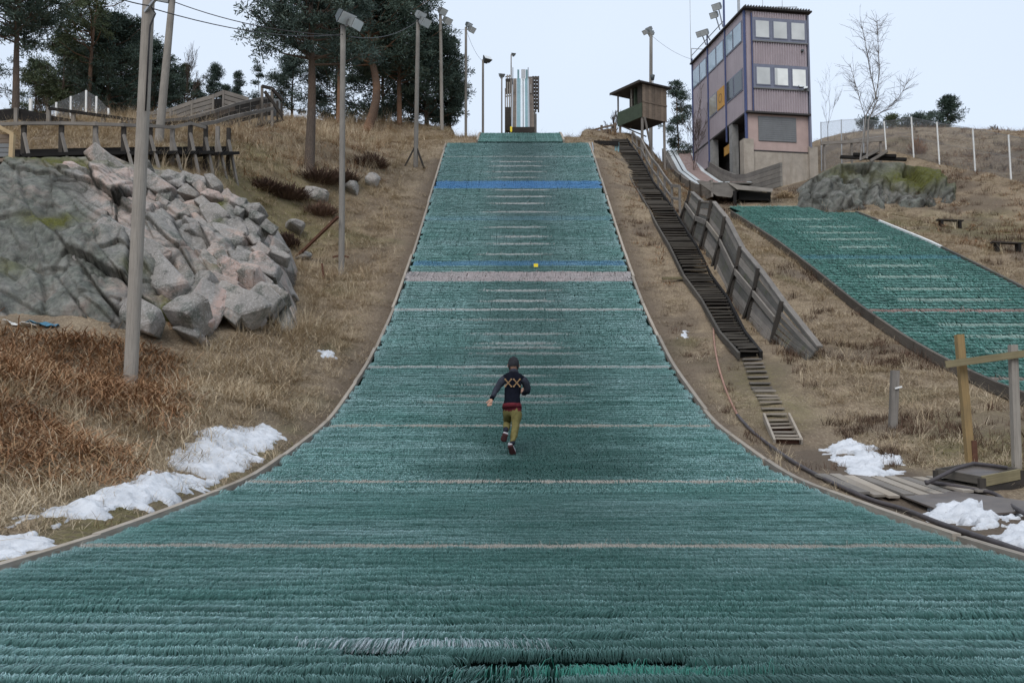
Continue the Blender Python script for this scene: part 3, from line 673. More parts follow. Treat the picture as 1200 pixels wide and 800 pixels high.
for px, py, out, sz, mt in ((135, 325, .55, (1.7, 1.35, 1.1), 'rock'), (200, 345, .5, (1.1, .8, .9), 'rock'), (226, 388, .75, (.8, .62, .8), 'rock_lichen'), (282, 372, .7, (1.15, .75, .8), 'rock_grey'), (250, 372, .5, (.6, .8, .7), 'rock_pink'),
                            (205, 300, .55, (1.0, .6, .8), 'rock'), (165, 258, .45, (1.5, .55, .7), 'rock_pink'), (112, 228, .45, (1.7, .6, .8), 'rock_pink'), (135, 203, .3, (1.3, .5, .6), 'rock'), (185, 225, .35, (1.2, .5, .7), 'rock'), (175, 385, .6, (.7, .5, .6), 'rock_lichen'), (312, 366, .6, (.6, .5, .6), 'rock_grey')):
    joint_block(on_rock(px, py, out - .22), sz, M[mt], .34, .2)
# rock at the right, below the birch
M['mound'] = rockmat('dark brown mossy rock', (.13, .115, .095))
rr_ = thing('rock_outcrop', 'smooth dark mossy rock hump below the bare birch', 'rock', at(1040, 243, 44.5))
mossR = lambda x, y: np.clip(bump2(x, y, 1085, 206, 48, 13) * 1.7 + bump2(x, y, 985, 196, 30, 8) * .5 + bump2(x, y, 1128, 226, 12, 12), 0, 1)
outcrop('rock_face', [(940, 218), (958, 204), (985, 190), (1020, 188), (1060, 190), (1090, 197), (1120, 212), (1140, 228)], [(940, 240), (965, 242), (990, 245), (1030, 247), (1060, 247), (1090, 247), (1115, 246), (1140, 242)],
        44.6, 48.5, 170, 80, 23, M['mound'], rr_, 30, ([900, 1200], [1.0, 1.0]), mossR, lambda x, y: .9 - bump2(x, y, 1045, 222, 22, 14) * .5 + 0 * x, 6, .6, .7, .3)
for k, (px, py, s_, lab) in enumerate([(370, 229, .52, 'pale pointed granite boulder left of the floodlight pole, under the heather'), (416, 222, .5, 'rounded grey boulder just right of the floodlight pole'), (438, 214, .5, 'low flat boulder with mossy edge, farthest right of the hillside boulders'),
                                       (344, 268, .5, 'grey slab of rock beside the upper right end of the cracked outcrop'), (335, 352, .45, 'low mossy rock at the lower right foot of the cracked outcrop'), (357, 300, .3, 'small boulder in yellow moss left of the slanting brown strut')]):
    g = ground_at(px, py + 4, 12)
    o = stone('boulder', lift(g, s_ * .25), (s_ * 1.15, s_ * .8, s_ * .75), 70 + k, M['rock_grey'], None, k * .7, .25); tag(o, lab, 'boulder')

# ---------------------------------------------------------------- dry grass
def grassmat(name, stops, tipgain=1.25):
    t = NT(name, .85, .15); u = t.uv(); sp = t.n('SeparateXYZ'); t.l(u, sp.inputs[0])
    r = t.math('ADD', t.math('MULTIPLY', t.rnd(), .45), t.math('ADD', t.math('MULTIPLY', sp.outputs[0], .25), t.math('MULTIPLY', t.noise(t.pos(), .55, 4, .65), .55)))
    t.col(t.mix(t.rng(sp.outputs[1], 0, 1, .45, 0), t.ramp(r, *stops), (.09, .06, .035))); return t.m
M['straw'] = grassmat('dry straw', [(.2, (.22, .155, .095)), (.42, (.46, .345, .22)), (.62, (.62, .495, .335)), (.9, (.72, .61, .45))])
M['straw2'] = grassmat('matted straw', [(.2, (.20, .145, .095)), (.45, (.42, .325, .215)), (.68, (.58, .47, .325)), (.95, (.30, .27, .14))])
M['bracken'] = grassmat('dead bracken', [(.25, (.15, .07, .036)), (.5, (.31, .16, .08)), (.75, (.44, .26, .14)), (.95, (.52, .37, .21))])
M['heather'] = grassmat('dark heather', [(.25, (.035, .022, .018)), (.55, (.085, .052, .038)), (.85, (.14, .085, .06))])
M['mossgrass'] = grassmat('mossy grass', [(.25, (.06, .07, .02)), (.55, (.14, .14, .045)), (.85, (.25, .22, .10))])
PROTO = bpy.data.collections.new('grass_prototypes')
def tuft(name, nb, lmin, lmax, w, spread, flatness, curl, seed, mat, fronds=False):
    rs = np.random.RandomState(seed); V = []; Q = []; UV = []
    for i in range(nb):
        az = rs.uniform(0, 2 * math.pi); L = rs.uniform(lmin, lmax); el = np.clip(rs.normal(flatness, .3), .05, 1.45)
        p = np.array([rs.normal(0, spread), rs.normal(0, spread), -.03]); u = rs.rand(); side = np.array([-math.sin(az), math.cos(az), 0]) * w * rs.uniform(.6, 1.4)
        n0 = len(V); S = 4
        for s in range(S):
            q = 1 - s / (S - .55); V += [p - side * q, p + side * q]; UV += [(u, s / (S - 1))] * 2
            p = p + np.array([math.cos(az) * math.cos(el), math.sin(az) * math.cos(el), math.sin(el)]) * L / (S - 1)
            el -= curl * rs.uniform(.3, 1.5); az += rs.normal(0, .35)
            if s < S - 1: Q.append([n0 + 2 * s, n0 + 2 * s + 1, n0 + 2 * s + 3, n0 + 2 * s + 2])
    me = npmesh(name, np.array(V), np.array(Q), mat, False, np.array(UV)); o = bpy.data.objects.new(name, me); PROTO.objects.link(o); return o
TY = {}
def reg(key, *a): TY.setdefault(key, []).append(len(PROTO.objects)); tuft('%03d_tuft' % len(PROTO.objects), *a)
for k in range(4): reg('mat', 30, .15, .36, .0042, .12, .28, .28, 200 + k, M['straw2'])
for k in range(4): reg('straw', 26, .22, .48, .004, .10, .62, .42, 210 + k, M['straw'])
for k in range(3): reg('tall', 16, .35, .75, .0038, .06, 1.15, .22, 220 + k, M['straw'])
for k in range(4): reg('bracken', 22, .18, .45, .008, .13, .5, .5, 230 + k, M['bracken'])
for k in range(3): reg('moss', 30, .05, .14, .006, .12, .7, .3, 240 + k, M['mossgrass'])
for k in range(3): reg('heather', 30, .12, .30, .007, .10, 1.0, .1, 250 + k, M['heather'])
def scatter(name, P, kinds, sc, group_mat_kind='stuff'):
    """P: points (n,3); kinds: array of prototype numbers; one object that plants the tufts"""
    n = len(P); me = bpy.data.meshes.new(name); me.vertices.add(n); me.vertices.foreach_set('co', np.asarray(P, np.float32).ravel())
    rot = np.stack([np.random.normal(0, .12, n), np.random.normal(0, .12, n), np.random.uniform(0, 6.283, n)], -1)
    a = me.attributes.new('rot', 'FLOAT_VECTOR', 'POINT'); a.data.foreach_set('vector', rot.astype(np.float32).ravel())
    a = me.attributes.new('sc', 'FLOAT', 'POINT'); a.data.foreach_set('value', np.asarray(sc, np.float32))
    a = me.attributes.new('variant', 'INT', 'POINT'); a.data.foreach_set('value', np.asarray(kinds, np.int32))
    o = link(name, me); o['kind'] = 'stuff'
    g = bpy.data.node_groups.new(name, 'GeometryNodeTree'); g.interface.new_socket('Geometry', in_out='INPUT', socket_type='NodeSocketGeometry'); g.interface.new_socket('Geometry', in_out='OUTPUT', socket_type='NodeSocketGeometry')
    gi = g.nodes.new('NodeGroupInput'); go = g.nodes.new('NodeGroupOutput'); ip = g.nodes.new('GeometryNodeInstanceOnPoints')
    ci = g.nodes.new('GeometryNodeCollectionInfo'); ci.inputs[0].default_value = PROTO; ci.inputs['Separate Children'].default_value = True; ci.inputs['Reset Children'].default_value = True
    def na(nm, ty):
        q = g.nodes.new('GeometryNodeInputNamedAttribute'); q.data_type = ty; q.inputs[0].default_value = nm; return q.outputs[0]
    L = g.links.new; L(gi.outputs[0], ip.inputs['Points']); L(ci.outputs[0], ip.inputs['Instance']); ip.inputs['Pick Instance'].default_value = True
    L(na('variant', 'INT'), ip.inputs['Instance Index']); L(na('rot', 'FLOAT_VECTOR'), ip.inputs['Rotation']); L(na('sc', 'FLOAT'), ip.inputs['Scale']); L(ip.outputs[0], go.inputs[0])
    md = o.modifiers.new('tufts', 'NODES'); md.node_group = g; return o
def proj(P):
    d = P - np.array(CAMP); dep = d @ np.array(FWD); return 600 + F * (d @ np.array(RGT)) / dep, 400 - F * (d @ np.array(UPV)) / dep
rs = np.random.RandomState(4)
SNOWP = []       # (x, y, r) kept clear of grass; filled in before scattering by the snow table
def plant_field():
    XS = []; 
    for (xa, xb, ya, yb, den) in ((-13, 14, 4.5, 15, 95), (-17, 20, 15, 25, 62), (-22, 26, 25, 38, 34), (-27, 34, 38, 56, 16), (-34, 40, 56, 72, 5)):
        k = int((xb - xa) * (yb - ya) * den); XS.append(np.stack([rs.uniform(xa, xb, k), rs.uniform(ya, yb, k)], -1))
    P = np.concatenate(XS); x, y = P[:, 0], P[:, 1]
    keep = ~((np.abs(x) < 3.62) & (y < 47.8)) & ~((x > -2.1) & (x < 2.4) & (y < 52.6) & (y > 47)) & ~((x > S2A - .2) & (x < S2B + .15) & (y > 13.5) & (y < S2TOP + .1)) & ~((x > 9.7) & (x < 13.4) & (y > 42) & (y < 46))
    keep &= np.abs(x) < y * .62 + 2.5
    m = mud(x, y); keep &= rs.rand(len(x)) > m * .95
    st = np.interp(y, [16, 19, 22, 54], [4.85, 4.95, 5.2, 5.5]); keep &= ~((x > st - .5) & (x < st + .75) & (y > 16.3) & (y < 54))
    pz = hz(x, y); PP = np.stack([x, y, pz], -1); px, py = proj(PP + np.array([0, 0, .1]))
    keep &= ~((px > -120) & (px < 332) & (py > 190 + np.clip((px - 180) * .55, 0, 99)) & (py < np.interp(px, [0, 110, 205, 240, 335], [378, 386, 404, 402, 362])) & (y > 19) & (y < 31))
    keep &= ~((px > 1075) & (py > 575) & (y < 13)) 
    keep &= ~((px > 985) & (px < 1200) & (py > 540) & (py < 600))
    keep &= ~((px > 872) & (px < 965) & (py > 170) & (py < 219) & (y > 46) )
    for sx, sy, r in SNOWP: keep &= (x - sx) ** 2 + (y - sy) ** 2 > r * r
    thin = fbm(x, y, .8, 3, 12); right = x > 3
    keep &= rs.rand(len(x)) < np.where(right, .82 + thin * .4, .92 + thin * .3)
    PP, px, py, x, y = PP[keep], px[keep], py[keep], x[keep], y[keep]; n = len(x)
    r = rs.rand(n); nb_ = fbm(x, y, .35, 3, 20)
    kind = np.where(r < .62, 0, np.where(r < .96, 1, 2))
    kind = np.where((x > 3) & (rs.rand(n) < .55), 0, kind); kind = np.where((x < -3) & (y < 24) & (rs.rand(n) < .45), 1, kind)
    br = (px < 210) & (py > 360) & (py < 500 + nb_ * 70) & (rs.rand(n) < .78); kind = np.where(br, 3, kind)
    br2 = (px > 240) & (px < 460) & (py > 140) & (py < 210) & (rs.rand(n) < .42 + nb_ * .3); kind = np.where(br2, np.where(rs.rand(n) < .5, 2, 3), kind)
    br3 = (px > 1090) & (py < 290) & (rs.rand(n) < .35 + nb_ * .5); kind = np.where(br3, 3, kind)
    br4 = (px > 700) & (px < 840) & (py < 330) & (rs.rand(n) < .25); kind = np.where(br4, 3, kind)
    ms = moss(x, y); kind = np.where(rs.rand(n) < ms * .8, 4, kind)
    hs = (fbm(x, y, .55, 4, 41) > .18) & (x > 3.9) & (rs.rand(n) < .42); kind = np.where(hs, 5, kind)
    keys = ['mat', 'straw', 'tall', 'bracken', 'moss', 'heather']; var = np.zeros(n, int)
    for k, key in enumerate(keys):
        mk = kind == k; var[mk] = np.array(TY[key])[rs.randint(0, len(TY[key]), mk.sum())]
    sc = rs.uniform(.65, 1.25, n) * np.interp(y, [5, 15, 30, 60], [.8, 1, 1.15, 1.5]) * np.where(x > 3, .8, 1.0) * np.where(np.abs(x) < 4.6, .72, 1) * np.where((x < -4.6) & (y < 24), 1.15, 1)
    left = ~right if False else x < 0
    scatter('dry_grass', PP, var, sc)
def bush(name, label, cat, px, py, w, h, seed, mat, group=None, n=420):
    rs = np.random.RandomState(seed); g = ground_at(px, py, 12); V = []; Q = []; UV = []
    for i in range(n):
        a, r = rs.uniform(0, 6.283), math.sqrt(rs.rand()); top = np.array([math.cos(a) * r * w, math.sin(a) * r * w * .7, h * (1 - r ** 2 * .75) * rs.uniform(.5, 1.1)])
        b = np.array([top[0] * .45, top[1] * .45, -.1]); az = rs.uniform(0, 6.283); sd = np.array([math.cos(az), math.sin(az), 0]) * rs.uniform(.008, .022); m_ = (b + top) / 2 + rs.normal(0, .05, 3)
        tp = top + rs.normal(0, .06, 3); n0 = len(V); u = rs.rand()
        for p, q, v in ((b, .4, .2), (m_, 1, .5), (tp, .7, 1)): V += [p - sd * q, p + sd * q]; UV += [(u, v)] * 2
        Q += [[n0, n0 + 1, n0 + 3, n0 + 2], [n0 + 2, n0 + 3, n0 + 5, n0 + 4]]
    o = npmesh(name, np.array(V), np.array(Q), mat, None, np.array(UV)); o.location = g; return tag(o, label, cat, group)

# ---------------------------------------------------------------- trees
def leafmat(name, c, c2):
    t = NT(name, .7, .25); u = t.uv(); sp = t.n('SeparateXYZ'); t.l(u, sp.inputs[0])
    r = t.math('ADD', t.math('MULTIPLY', sp.outputs[0], .6), t.math('MULTIPLY', t.noise(t.pos(), .8, 3, .6), .5))
    t.col(t.ramp(r, (.25, lerp3(c, .55)), (.5, c), (.85, c2))); return t.m
M['needles'] = leafmat('dark pine needles', (.046, .074, .058), (.115, .15, .115))
M['needles2'] = leafmat('bluish pine needles', (.055, .085, .072), (.13, .165, .135))
M['needles3'] = leafmat('olive pine needles', (.05, .07, .035), (.12, .14, .07))
def barkmat(name, c, c2):
    t = NT(name, .95, .1); u = t.uv(); g = t.noise(t.scale(u, (6, 26, 1)), 1, 5, .65, .5)
    t.col(t.mix(t.rng(t.noise(t.pos(), .5, 3), .42, .62, 0, 1), t.ramp(g, (.3, lerp3(c, .45)), (.7, c)), t.ramp(g, (.3, lerp3(c2, .5)), (.7, c2)))); t.bump(g, .7, .03); return t.m
M['bark'] = barkmat('grey brown pine bark', (.145, .115, .095), (.17, .12, .09))
M['bark_red'] = barkmat('reddish pine bark', (.17, .115, .085), (.30, .17, .105))
M['birch'] = barkmat('birch bark', (.33, .31, .29), (.20, .175, .16))
M['twig'] = barkmat('bare twigs', (.11, .085, .07), (.14, .105, .085))
def pine(label, base, H, rt, crown0, R, ncl, seed, mat='needles', bark='bark', lean=(0, 0), bend=None, dens=48, cl=.55, group=None, name='pine_tree', spire=False, low=.5):
    rs = np.random.RandomState(seed); base = Vector(base); root = thing(name, label, 'tree', base, group)
    pts = []; N = 12
    for i in range(N + 1):
        t_ = i / N; p = Vector((lean[0] * H * t_, lean[1] * H * t_, H * t_))
        p.x += math.sin(t_ * 5 + seed) * .018 * H * t_ + (bend(t_) if bend else 0); p.y += math.cos(t_ * 4 + seed) * .012 * H * t_; pts.append(p)
    def tp(t_):
        f = min(max(t_ * N, 0), N - 1e-6); i = int(f); return pts[i].lerp(pts[i + 1], f - i)
    mb = MB(); w = wloc(root)
    mb.tube([w + p for p in [Vector((0, 0, -.4))] + pts], [rt * 1.25] + [rt * max(.08, 1 - .85 * i / N) for i in range(N + 1)], 9)
    C = []; nbr = max(10, int(ncl / 5.2))
    for k in range(nbr):
        t_ = crown0 + (1 - crown0) * ((k + rs.rand()) / nbr) ** (.9); q = (t_ - crown0) / (1 - crown0)
        sh = (1 - q) ** .8 if spire else (np.sin(np.pi * (q * .72 + .26)) ** .7)
        Lb = R * sh * rs.uniform(.6, 1.12); az = rs.uniform(0, 6.283)
        p0 = tp(t_); up = rs.uniform(.0, .5) + q * .35; d = Vector((math.cos(az), math.sin(az), up)); d.normalize()
        mid = p0 + d * Lb * .5 + Vector((0, 0, -.06 * Lb)); end = p0 + d * Lb + Vector((0, 0, .06 * Lb))
        if Lb > .3: mb.tube([w + p0, w + mid, w + end], [max(.018, rt * .3 * (1 - q * .6)), .03, .012], 5, False)
        m = max(2, int(ncl / nbr * rs.uniform(.6, 1.4)))
        for j in range(m):
            f = rs.uniform(low, 1.05); b = p0.lerp(mid, f * 2) if f < .5 else mid.lerp(end, f * 2 - 1)
            C.append((b + Vector(rs.normal(0, .16 * Lb * .6 + .06, 3)), cl * rs.uniform(.55, 1.15)))
    C.append((tp(1.0), cl * .6))
    mb.build('trunk', M[bark], root, True)
    C2 = np.array([tuple(c) for c, s in C]); S2 = np.array([s for c, s in C]); dens = int(dens * 1.7); n = len(C2) * dens
    ci = np.repeat(np.arange(len(C2)), dens); dr = rs.normal(0, 1, (n, 3)); dr[:, 2] = dr[:, 2] * .7 + .25; dr /= np.linalg.norm(dr, axis=1)[:, None]
    rad = rs.rand(n) ** .5; ctr = C2[ci] + dr * (S2[ci] * rad)[:, None] * np.array([1, 1, .62]); ax = dr + rs.normal(0, .45, (n, 3)); ax /= np.linalg.norm(ax, axis=1)[:, None]
    sd = np.cross(ax, rs.normal(0, 1, (n, 3))); sd /= np.linalg.norm(sd, axis=1)[:, None] + 1e-9
    Ln = rs.uniform(.10, .22, n) * (cl / .55) ** .5; Wn = rs.uniform(.012, .028, n) * (cl / .55) ** .5
    a, b_ = ctr - ax * Ln[:, None] * .5, ctr + ax * Ln[:, None] * .5; s_ = sd * Wn[:, None]
    V = np.stack([a - s_ * .5, a + s_ * .5, b_ + s_, b_ - s_], 1).reshape(-1, 3); Fq = np.arange(n * 4).reshape(n, 4)
    u = np.repeat(np.clip(rs.rand(n) * .6 + rs.rand(len(C2))[ci] * .4, 0, 1), 4)
    npmesh('crown', V, Fq, M[mat], root, np.stack([u, np.tile([0, 0, 1, 1], n)], -1)); return root
def bare(label, base, H, r, seed, mat='twig', name='bare_tree', forks=3, spread=.5, depth=4, group=None, stems=1, tw=.006):
    rs = random.Random(seed); base = Vector(base); root = thing(name, label, 'tree', base, group); mb = MB(); mt = MB()
    def grow(p, d, L, r, k):
        pts = [p]; q = p.copy(); dd = d.copy(); n = 4
        for i in range(n):
            dd = (dd + Vector((rs.gauss(0, .09), rs.gauss(0, .09), .06))).normalized(); q = q + dd * (L / n); pts.append(q.copy())
        (mb if k >= depth - 1 else mt).tube(pts, [max(tw, r * (1 - .5 * i / n)) for i in range(n + 1)], 6 if k >= depth - 1 else 4, False)
        if k == 0: return
        for j in range(forks + (2 if k == 1 else 0)):
            s_ = rs.uniform(.35, 1); b = pts[min(n, max(1, int(s_ * n + .5)))]; a = Vector((rs.gauss(0, 1), rs.gauss(0, 1), rs.gauss(.2, .5))).normalized()
            grow(b, (dd + a * spread * rs.uniform(.7, 1.5)).normalized(), L * rs.uniform(.5, .75), r * .45, k - 1)
        grow(pts[-1], dd, L * .75, r * .5, k - 1)
    for s in range(stems):
        d = Vector((rs.gauss(0, .22 * (stems > 1)), rs.gauss(0, .15 * (stems > 1)), 1)).normalized(); grow(base + Vector((rs.gauss(0, .08), 0, -.1)), d, H * .38, r, depth)
    mb.build('trunk', M[mat], root, True); tag(mt.build('branches', M['twig'], root), kind='stuff'); return root
def gz(px, py, Y): p = at(px, py, Y); return gnd(p.x, p.y)
def tree_to(px, base_py, top_py, Y):
    b = gz(px, base_py, Y); top = 1 + (505 - top_py) / F * Y * 1.0; return b, top - b.z
# the dense group above the left bank
b, H = tree_to(362, 195, -95, 37); pine('tall pine with a thick straight grey trunk standing nearest on the left bank', b, H, .21, .44, 2.7, 460, 1, 'needles2', 'bark', (.012, 0), dens=60, cl=.46)
b, H = tree_to(398, 150, -60, 54); pine('pine whose orange trunk shows right behind the nearest floodlight pole', b, H, .22, .36, 3.0, 360, 2, 'needles', 'bark_red', dens=52, cl=.62)
b, H = tree_to(430, 150, -70, 53); pine('dark pine with a crooked orange trunk that forks to the right', b, H, .27, .34, 3.2, 430, 3, 'needles', 'bark_red', (.02, .0), lambda q: .5 * math.sin(min(1, q * 2.2) * 3.1), dens=52, cl=.66)
b, H = tree_to(468, 150, -45, 55); pine('dark pine with a slender rusty trunk in the middle of the dense group', b, H, .16, .26, 2.9, 400, 4, 'needles', 'bark_red', dens=52, cl=.66)
b, H = tree_to(500, 148, 22, 57); pine('bushy dark pine at the right flank of the dense group, behind the two tall poles', b, H, .15, .05, 2.5, 420, 5, 'needles', 'bark', dens=52, cl=.6, low=.35)
b, H = tree_to(527, 146, 62, 58); pine('small dark pine at the outer right edge of the dense group', b, H, .1, .03, 1.35, 220, 6, 'needles', 'bark', dens=52, cl=.45, low=.3)
b, H = tree_to(448, 146, 15, 61); pine('dark pine half hidden at the back of the dense group', b, H, .15, .08, 3.1, 380, 7, 'needles', 'bark', dens=48, cl=.7, low=.3)
b, H = tree_to(395, 145, 20, 62); pine('bluish pine filling the gap behind the straight grey trunk', b, H, .14, .18, 2.6, 330, 8, 'needles2', 'bark', dens=44, cl=.6, low=.35)
b, H = tree_to(342, 148, 58, 60); pine('loose bluish pine low at the left edge of the dense group', b, H, .1, .15, 1.8, 150, 9, 'needles2', 'bark', dens=40, cl=.5)
# the trees far left
b, H = tree_to(18, 130, -70, 46); pine('tall pine at the left border of the photo with a bare lower trunk', b, H, .20, .50, 3.2, 420, 21, 'needles', 'bark', dens=52, cl=.55)
b, H = tree_to(104, 128, -60, 52); pine('slim pine with a long thin reddish trunk and loose branches', b, H, .13, .35, 2.4, 240, 22, 'needles3', 'bark_red', (.02, 0), dens=44, cl=.5)
b, H = tree_to(126, 128, 8, 54); pine('dense dark pine just left of the leaning utility pole', b, H, .16, .10, 2.5, 430, 23, 'needles', 'bark', (.02, 0), dens=50, cl=.55, low=.35)
b, H = tree_to(72, 130, 30, 57); pine('thin brownish pine between the slim red-trunked pine and the left border', b, H, .12, .12, 2.2, 220, 24, 'needles3', 'bark', dens=42, cl=.5)
b, H = tree_to(178, 128, 40, 58); pine('dark pine half hidden right behind the nearest utility pole', b, H, .13, .05, 2.0, 260, 25, 'needles', 'bark', dens=46, cl=.5, low=.35)
b, H = tree_to(-45, 135, -30, 50); pine('dark pine just beyond the left border of the photo', b, H, .2, .2, 2.3, 200, 26, 'needles', 'bark', dens=46, cl=.55)
b, H = tree_to(148, 128, 28, 60); pine('tall dark pine showing on both sides behind the nearest pole', b, H, .14, .08, 2.3, 330, 27, 'needles2', 'bark', dens=46, cl=.55, low=.35)
b, H = tree_to(190, 128, 62, 62); pine('loose dark pine between the nearest pole and the leaning pole', b, H, .1, .05, 1.6, 190, 29, 'needles', 'bark', dens=46, cl=.5, low=.35)
b, H = tree_to(40, 132, 62, 62); pine('low bushy pine behind the trunk of the left border pine', b, H, .1, .05, 1.7, 170, 30, 'needles3', 'bark', dens=44, cl=.5, low=.3)
b, H = tree_to(95, 130, 48, 63); pine('dark pine at the back behind the peaked netting', b, H, .13, .05, 2.4, 260, 28, 'needles', 'bark', dens=46, cl=.55, low=.35)
for k, (px, tpy, R, n_, lab, m_) in enumerate([(214, 66, 1.1, 90, 'small brownish green pine right of the pale leaning pole', 'needles3'), (249, 66, 1.15, 95, 'small bushy pine with a pointed top above the old wooden track', 'needles2'),
        (277, 76, .9, 70, 'smaller pine right of the pointed bushy pine', 'needles2'), (302, 62, .55, 26, 'thin spire of a young pine against the sky', 'needles2'), (232, 88, .9, 60, 'low round pine between two small pines on the ridge', 'needles'), (265, 92, .9, 55, 'low dark pine behind the end of the wooden track', 'needles')]):
    b, H = tree_to(px, 130, tpy, 64); pine(lab, b, max(H, 2), .06, .06, R * 1.7, int(n_ * 2.6), 40 + k, m_, 'bark', dens=36, cl=.34, name='small_pine', spire=True, low=.3, group='small pines on the left ridge')
# right of the tower
for k, (px, bpy_, tpy, R, n_, lab, m_) in enumerate([(1112, 166, 107, 1.5, 120, 'tallest dark pine on the right hilltop, behind the white fence posts', 'needles'), (1075, 168, 138, 1.2, 70, 'round low pine left of the tallest hilltop pine', 'needles2'), (1022, 168, 143, 1.0, 60, 'low bushy pine behind the bare birch', 'needles2'), (1046, 168, 155, .8, 30, 'lowest small pine between birch and hilltop pines', 'needles3'), (795, 168, 88, 1.3, 100, 'dark pine squeezed between the hut and the control tower', 'needles')]):
    b, H = tree_to(px, bpy_, tpy, 68 if px > 900 else 62); pine(lab, b, max(1.5, H), .08, .04, R, n_, 60 + k, m_, 'bark', (0, 0), dens=46, cl=.5, name='small_pine', low=.3, group='pines beyond the right ridge', spire=k == 0)
# bare trees
def birch(label, base, name='birch_tree'):
    rs = random.Random(12); root = thing(name, label, 'tree', base); mb = MB(); mt = MB(); Y = base.y
    stems = [[(1008, 188), (1012, 160), (1015, 135), (1026, 115), (1031, 85), (1029, 50), (1028, 24)], [(1016, 186), (1017, 160), (1018, 140), (1028, 118), (1020, 85), (1015, 55), (1010, 30)],
             [(1016, 142), (1010, 125), (1003, 100), (996, 75)], [(1022, 138), (1040, 128), (1055, 112), (1066, 92)], [(1014, 150), (1012, 165), (1009, 188)]]
    for k, s in enumerate(stems):
        P = [at(a, b_, Y + rs.uniform(-.1, .1) + k * .05) for a, b_ in s]; n = len(P); r0 = (.042, .048, .022, .024, .04)[k]
        mb.tube(P, [max(.012, r0 * (1 - .8 * i / (n - 1))) for i in range(n)], 7, False)
        for _ in range((40, 40, 18, 20, 2)[k]):
            f = rs.uniform(.35 if k < 2 else .15, 1) * (n - 1); i = min(int(f), n - 2); p = P[i].lerp(P[i + 1], f - i); d = (P[i + 1] - P[i]).normalized()
            for sub in range(2):
                a = Vector((rs.gauss(0, .75), rs.gauss(0, .6), rs.gauss(.1, .3))); e = (d * .8 + a).normalized(); L = rs.uniform(.35, 1.15)
                q1 = p + e * L * .5; q2 = q1 + (e + Vector((rs.gauss(0, .2), rs.gauss(0, .2), rs.gauss(-.05, .2)))).normalized() * L * .5
                mt.tube([p, q1, q2], [.008, .006, .004], 4, False)
                for _2 in range(3):
                    q = p.lerp(q1, rs.random()) if rs.random() < .4 else q1.lerp(q2, rs.random()); a = (e + Vector((rs.gauss(0, .7), rs.gauss(0, .5), rs.gauss(0, .4)))).normalized()
                    mt.tube([q, q + a * rs.uniform(.12, .45)], [.0045, .003], 3, False)
    mb.build('trunk', M['birch'], root, True); tag(mt.build('branches', M['twig'], root), kind='stuff')
birch('bare leafless birch on the rock hump right of the tower', at(1012, 188, 47.5))
for px, bp, tpv, Y, sd_, lab in [(213, 130, 45, 58, 3, 'thin bare tree rising above the small pines on the left ridge'), (52, 132, 70, 60, 4, 'grey leafless tree low behind the pine at the left border'), (88, 132, 72, 61, 5, 'bare scrubby tree behind the peaked netting'),
                                 (972, 172, 75, 60, 6, 'faint bare tree close to the right wall of the tower'), (715, 152, 122, 58, 8, 'leafless shrub in front of the wooden hut'), (807, 165, 92, 58, 9, 'leafless tree touching the left wall of the tower'), (35, 132, 85, 63, 14, 'leafless bush in the gap between two left pines'), (1166, 166, 140, 66, 11, 'tiny bare sapling on the right skyline')]:
    b, H = tree_to(px, bp, tpv, Y); bare(lab, b, H * 1.0, .035 if px != 972 else .02, sd_, 'twig', 'bare_tree', 3 if px != 972 else 2, .5, 4, None, 2 if H < 4 else 1, .006 if px != 972 else .003)
M['wetmat'] = flat('wet muddy rubber', (.125, .105, .095), .45, .4, 3, .4, 0, (.19, .155, .12), .2)
# ---------------------------------------------------------------- poles with floodlights
def lamp_head(root, c, yaw, tilt, s=.42, mat='lamp', name='floodlight'):
    """rectangular floodlight: tapered housing, glass, bracket"""
    R = Matrix.Rotation(yaw, 3, 'Z') @ Matrix.Rotation(tilt, 3, 'X'); c = Vector(c)
    f = lambda x, y, z: c + R @ Vector((x * s, y * s, z * s))
    b = MB(); b.hexa([f(-.34, .30, -.22), f(.34, .30, -.22), f(.34, .30, .22), f(-.34, .30, .22), f(-.5, -.25, -.36), f(.5, -.25, -.36), f(.5, -.25, .36), f(-.5, -.25, .36)])
    b.box(f(0, .36, 0), (s * .4, s * .16, s * .3), yaw); o = b.build(name, M[mat], root)
    g = MB(); q = [f(-.46, -.262, -.32), f(.46, -.262, -.32), f(.46, -.262, .32), f(-.46, -.262, .32)]; g.plate(q, R @ Vector((0, -.012, 0))); g.build('lamp_glass', M['lens'], o) if False else None
    gl = g.build('lamp_glass', M['lens'], o); return o
def pole(label, base, top, r0, r1, heads, name='floodlight_pole', cat='light pole', mat='wood_pole', group='floodlight poles beside the slope', arm=True):
    base = Vector(base); top = Vector(top); root = thing(name, label, cat, base, group)
    n = 6; P = [base - (top - base) * .05] + [base.lerp(top, i / n) for i in range(n + 1)]
    pipe('pole', root, P, [r0 * 1.02] + [r0 + (r1 - r0) * i / n for i in range(n + 1)], M[mat], 12)
    b = MB()
    for hx, hy, hzz, yaw, tilt, s, mt in heads:
        c = top + Vector((hx, hy, hzz)); b.bar(top + Vector((0, 0, hzz - .03)), c, .05, .05); lamp_head(root, c, yaw, tilt, s, mt)
    if heads: b.build('bracket', M['galv'], root)
    return root
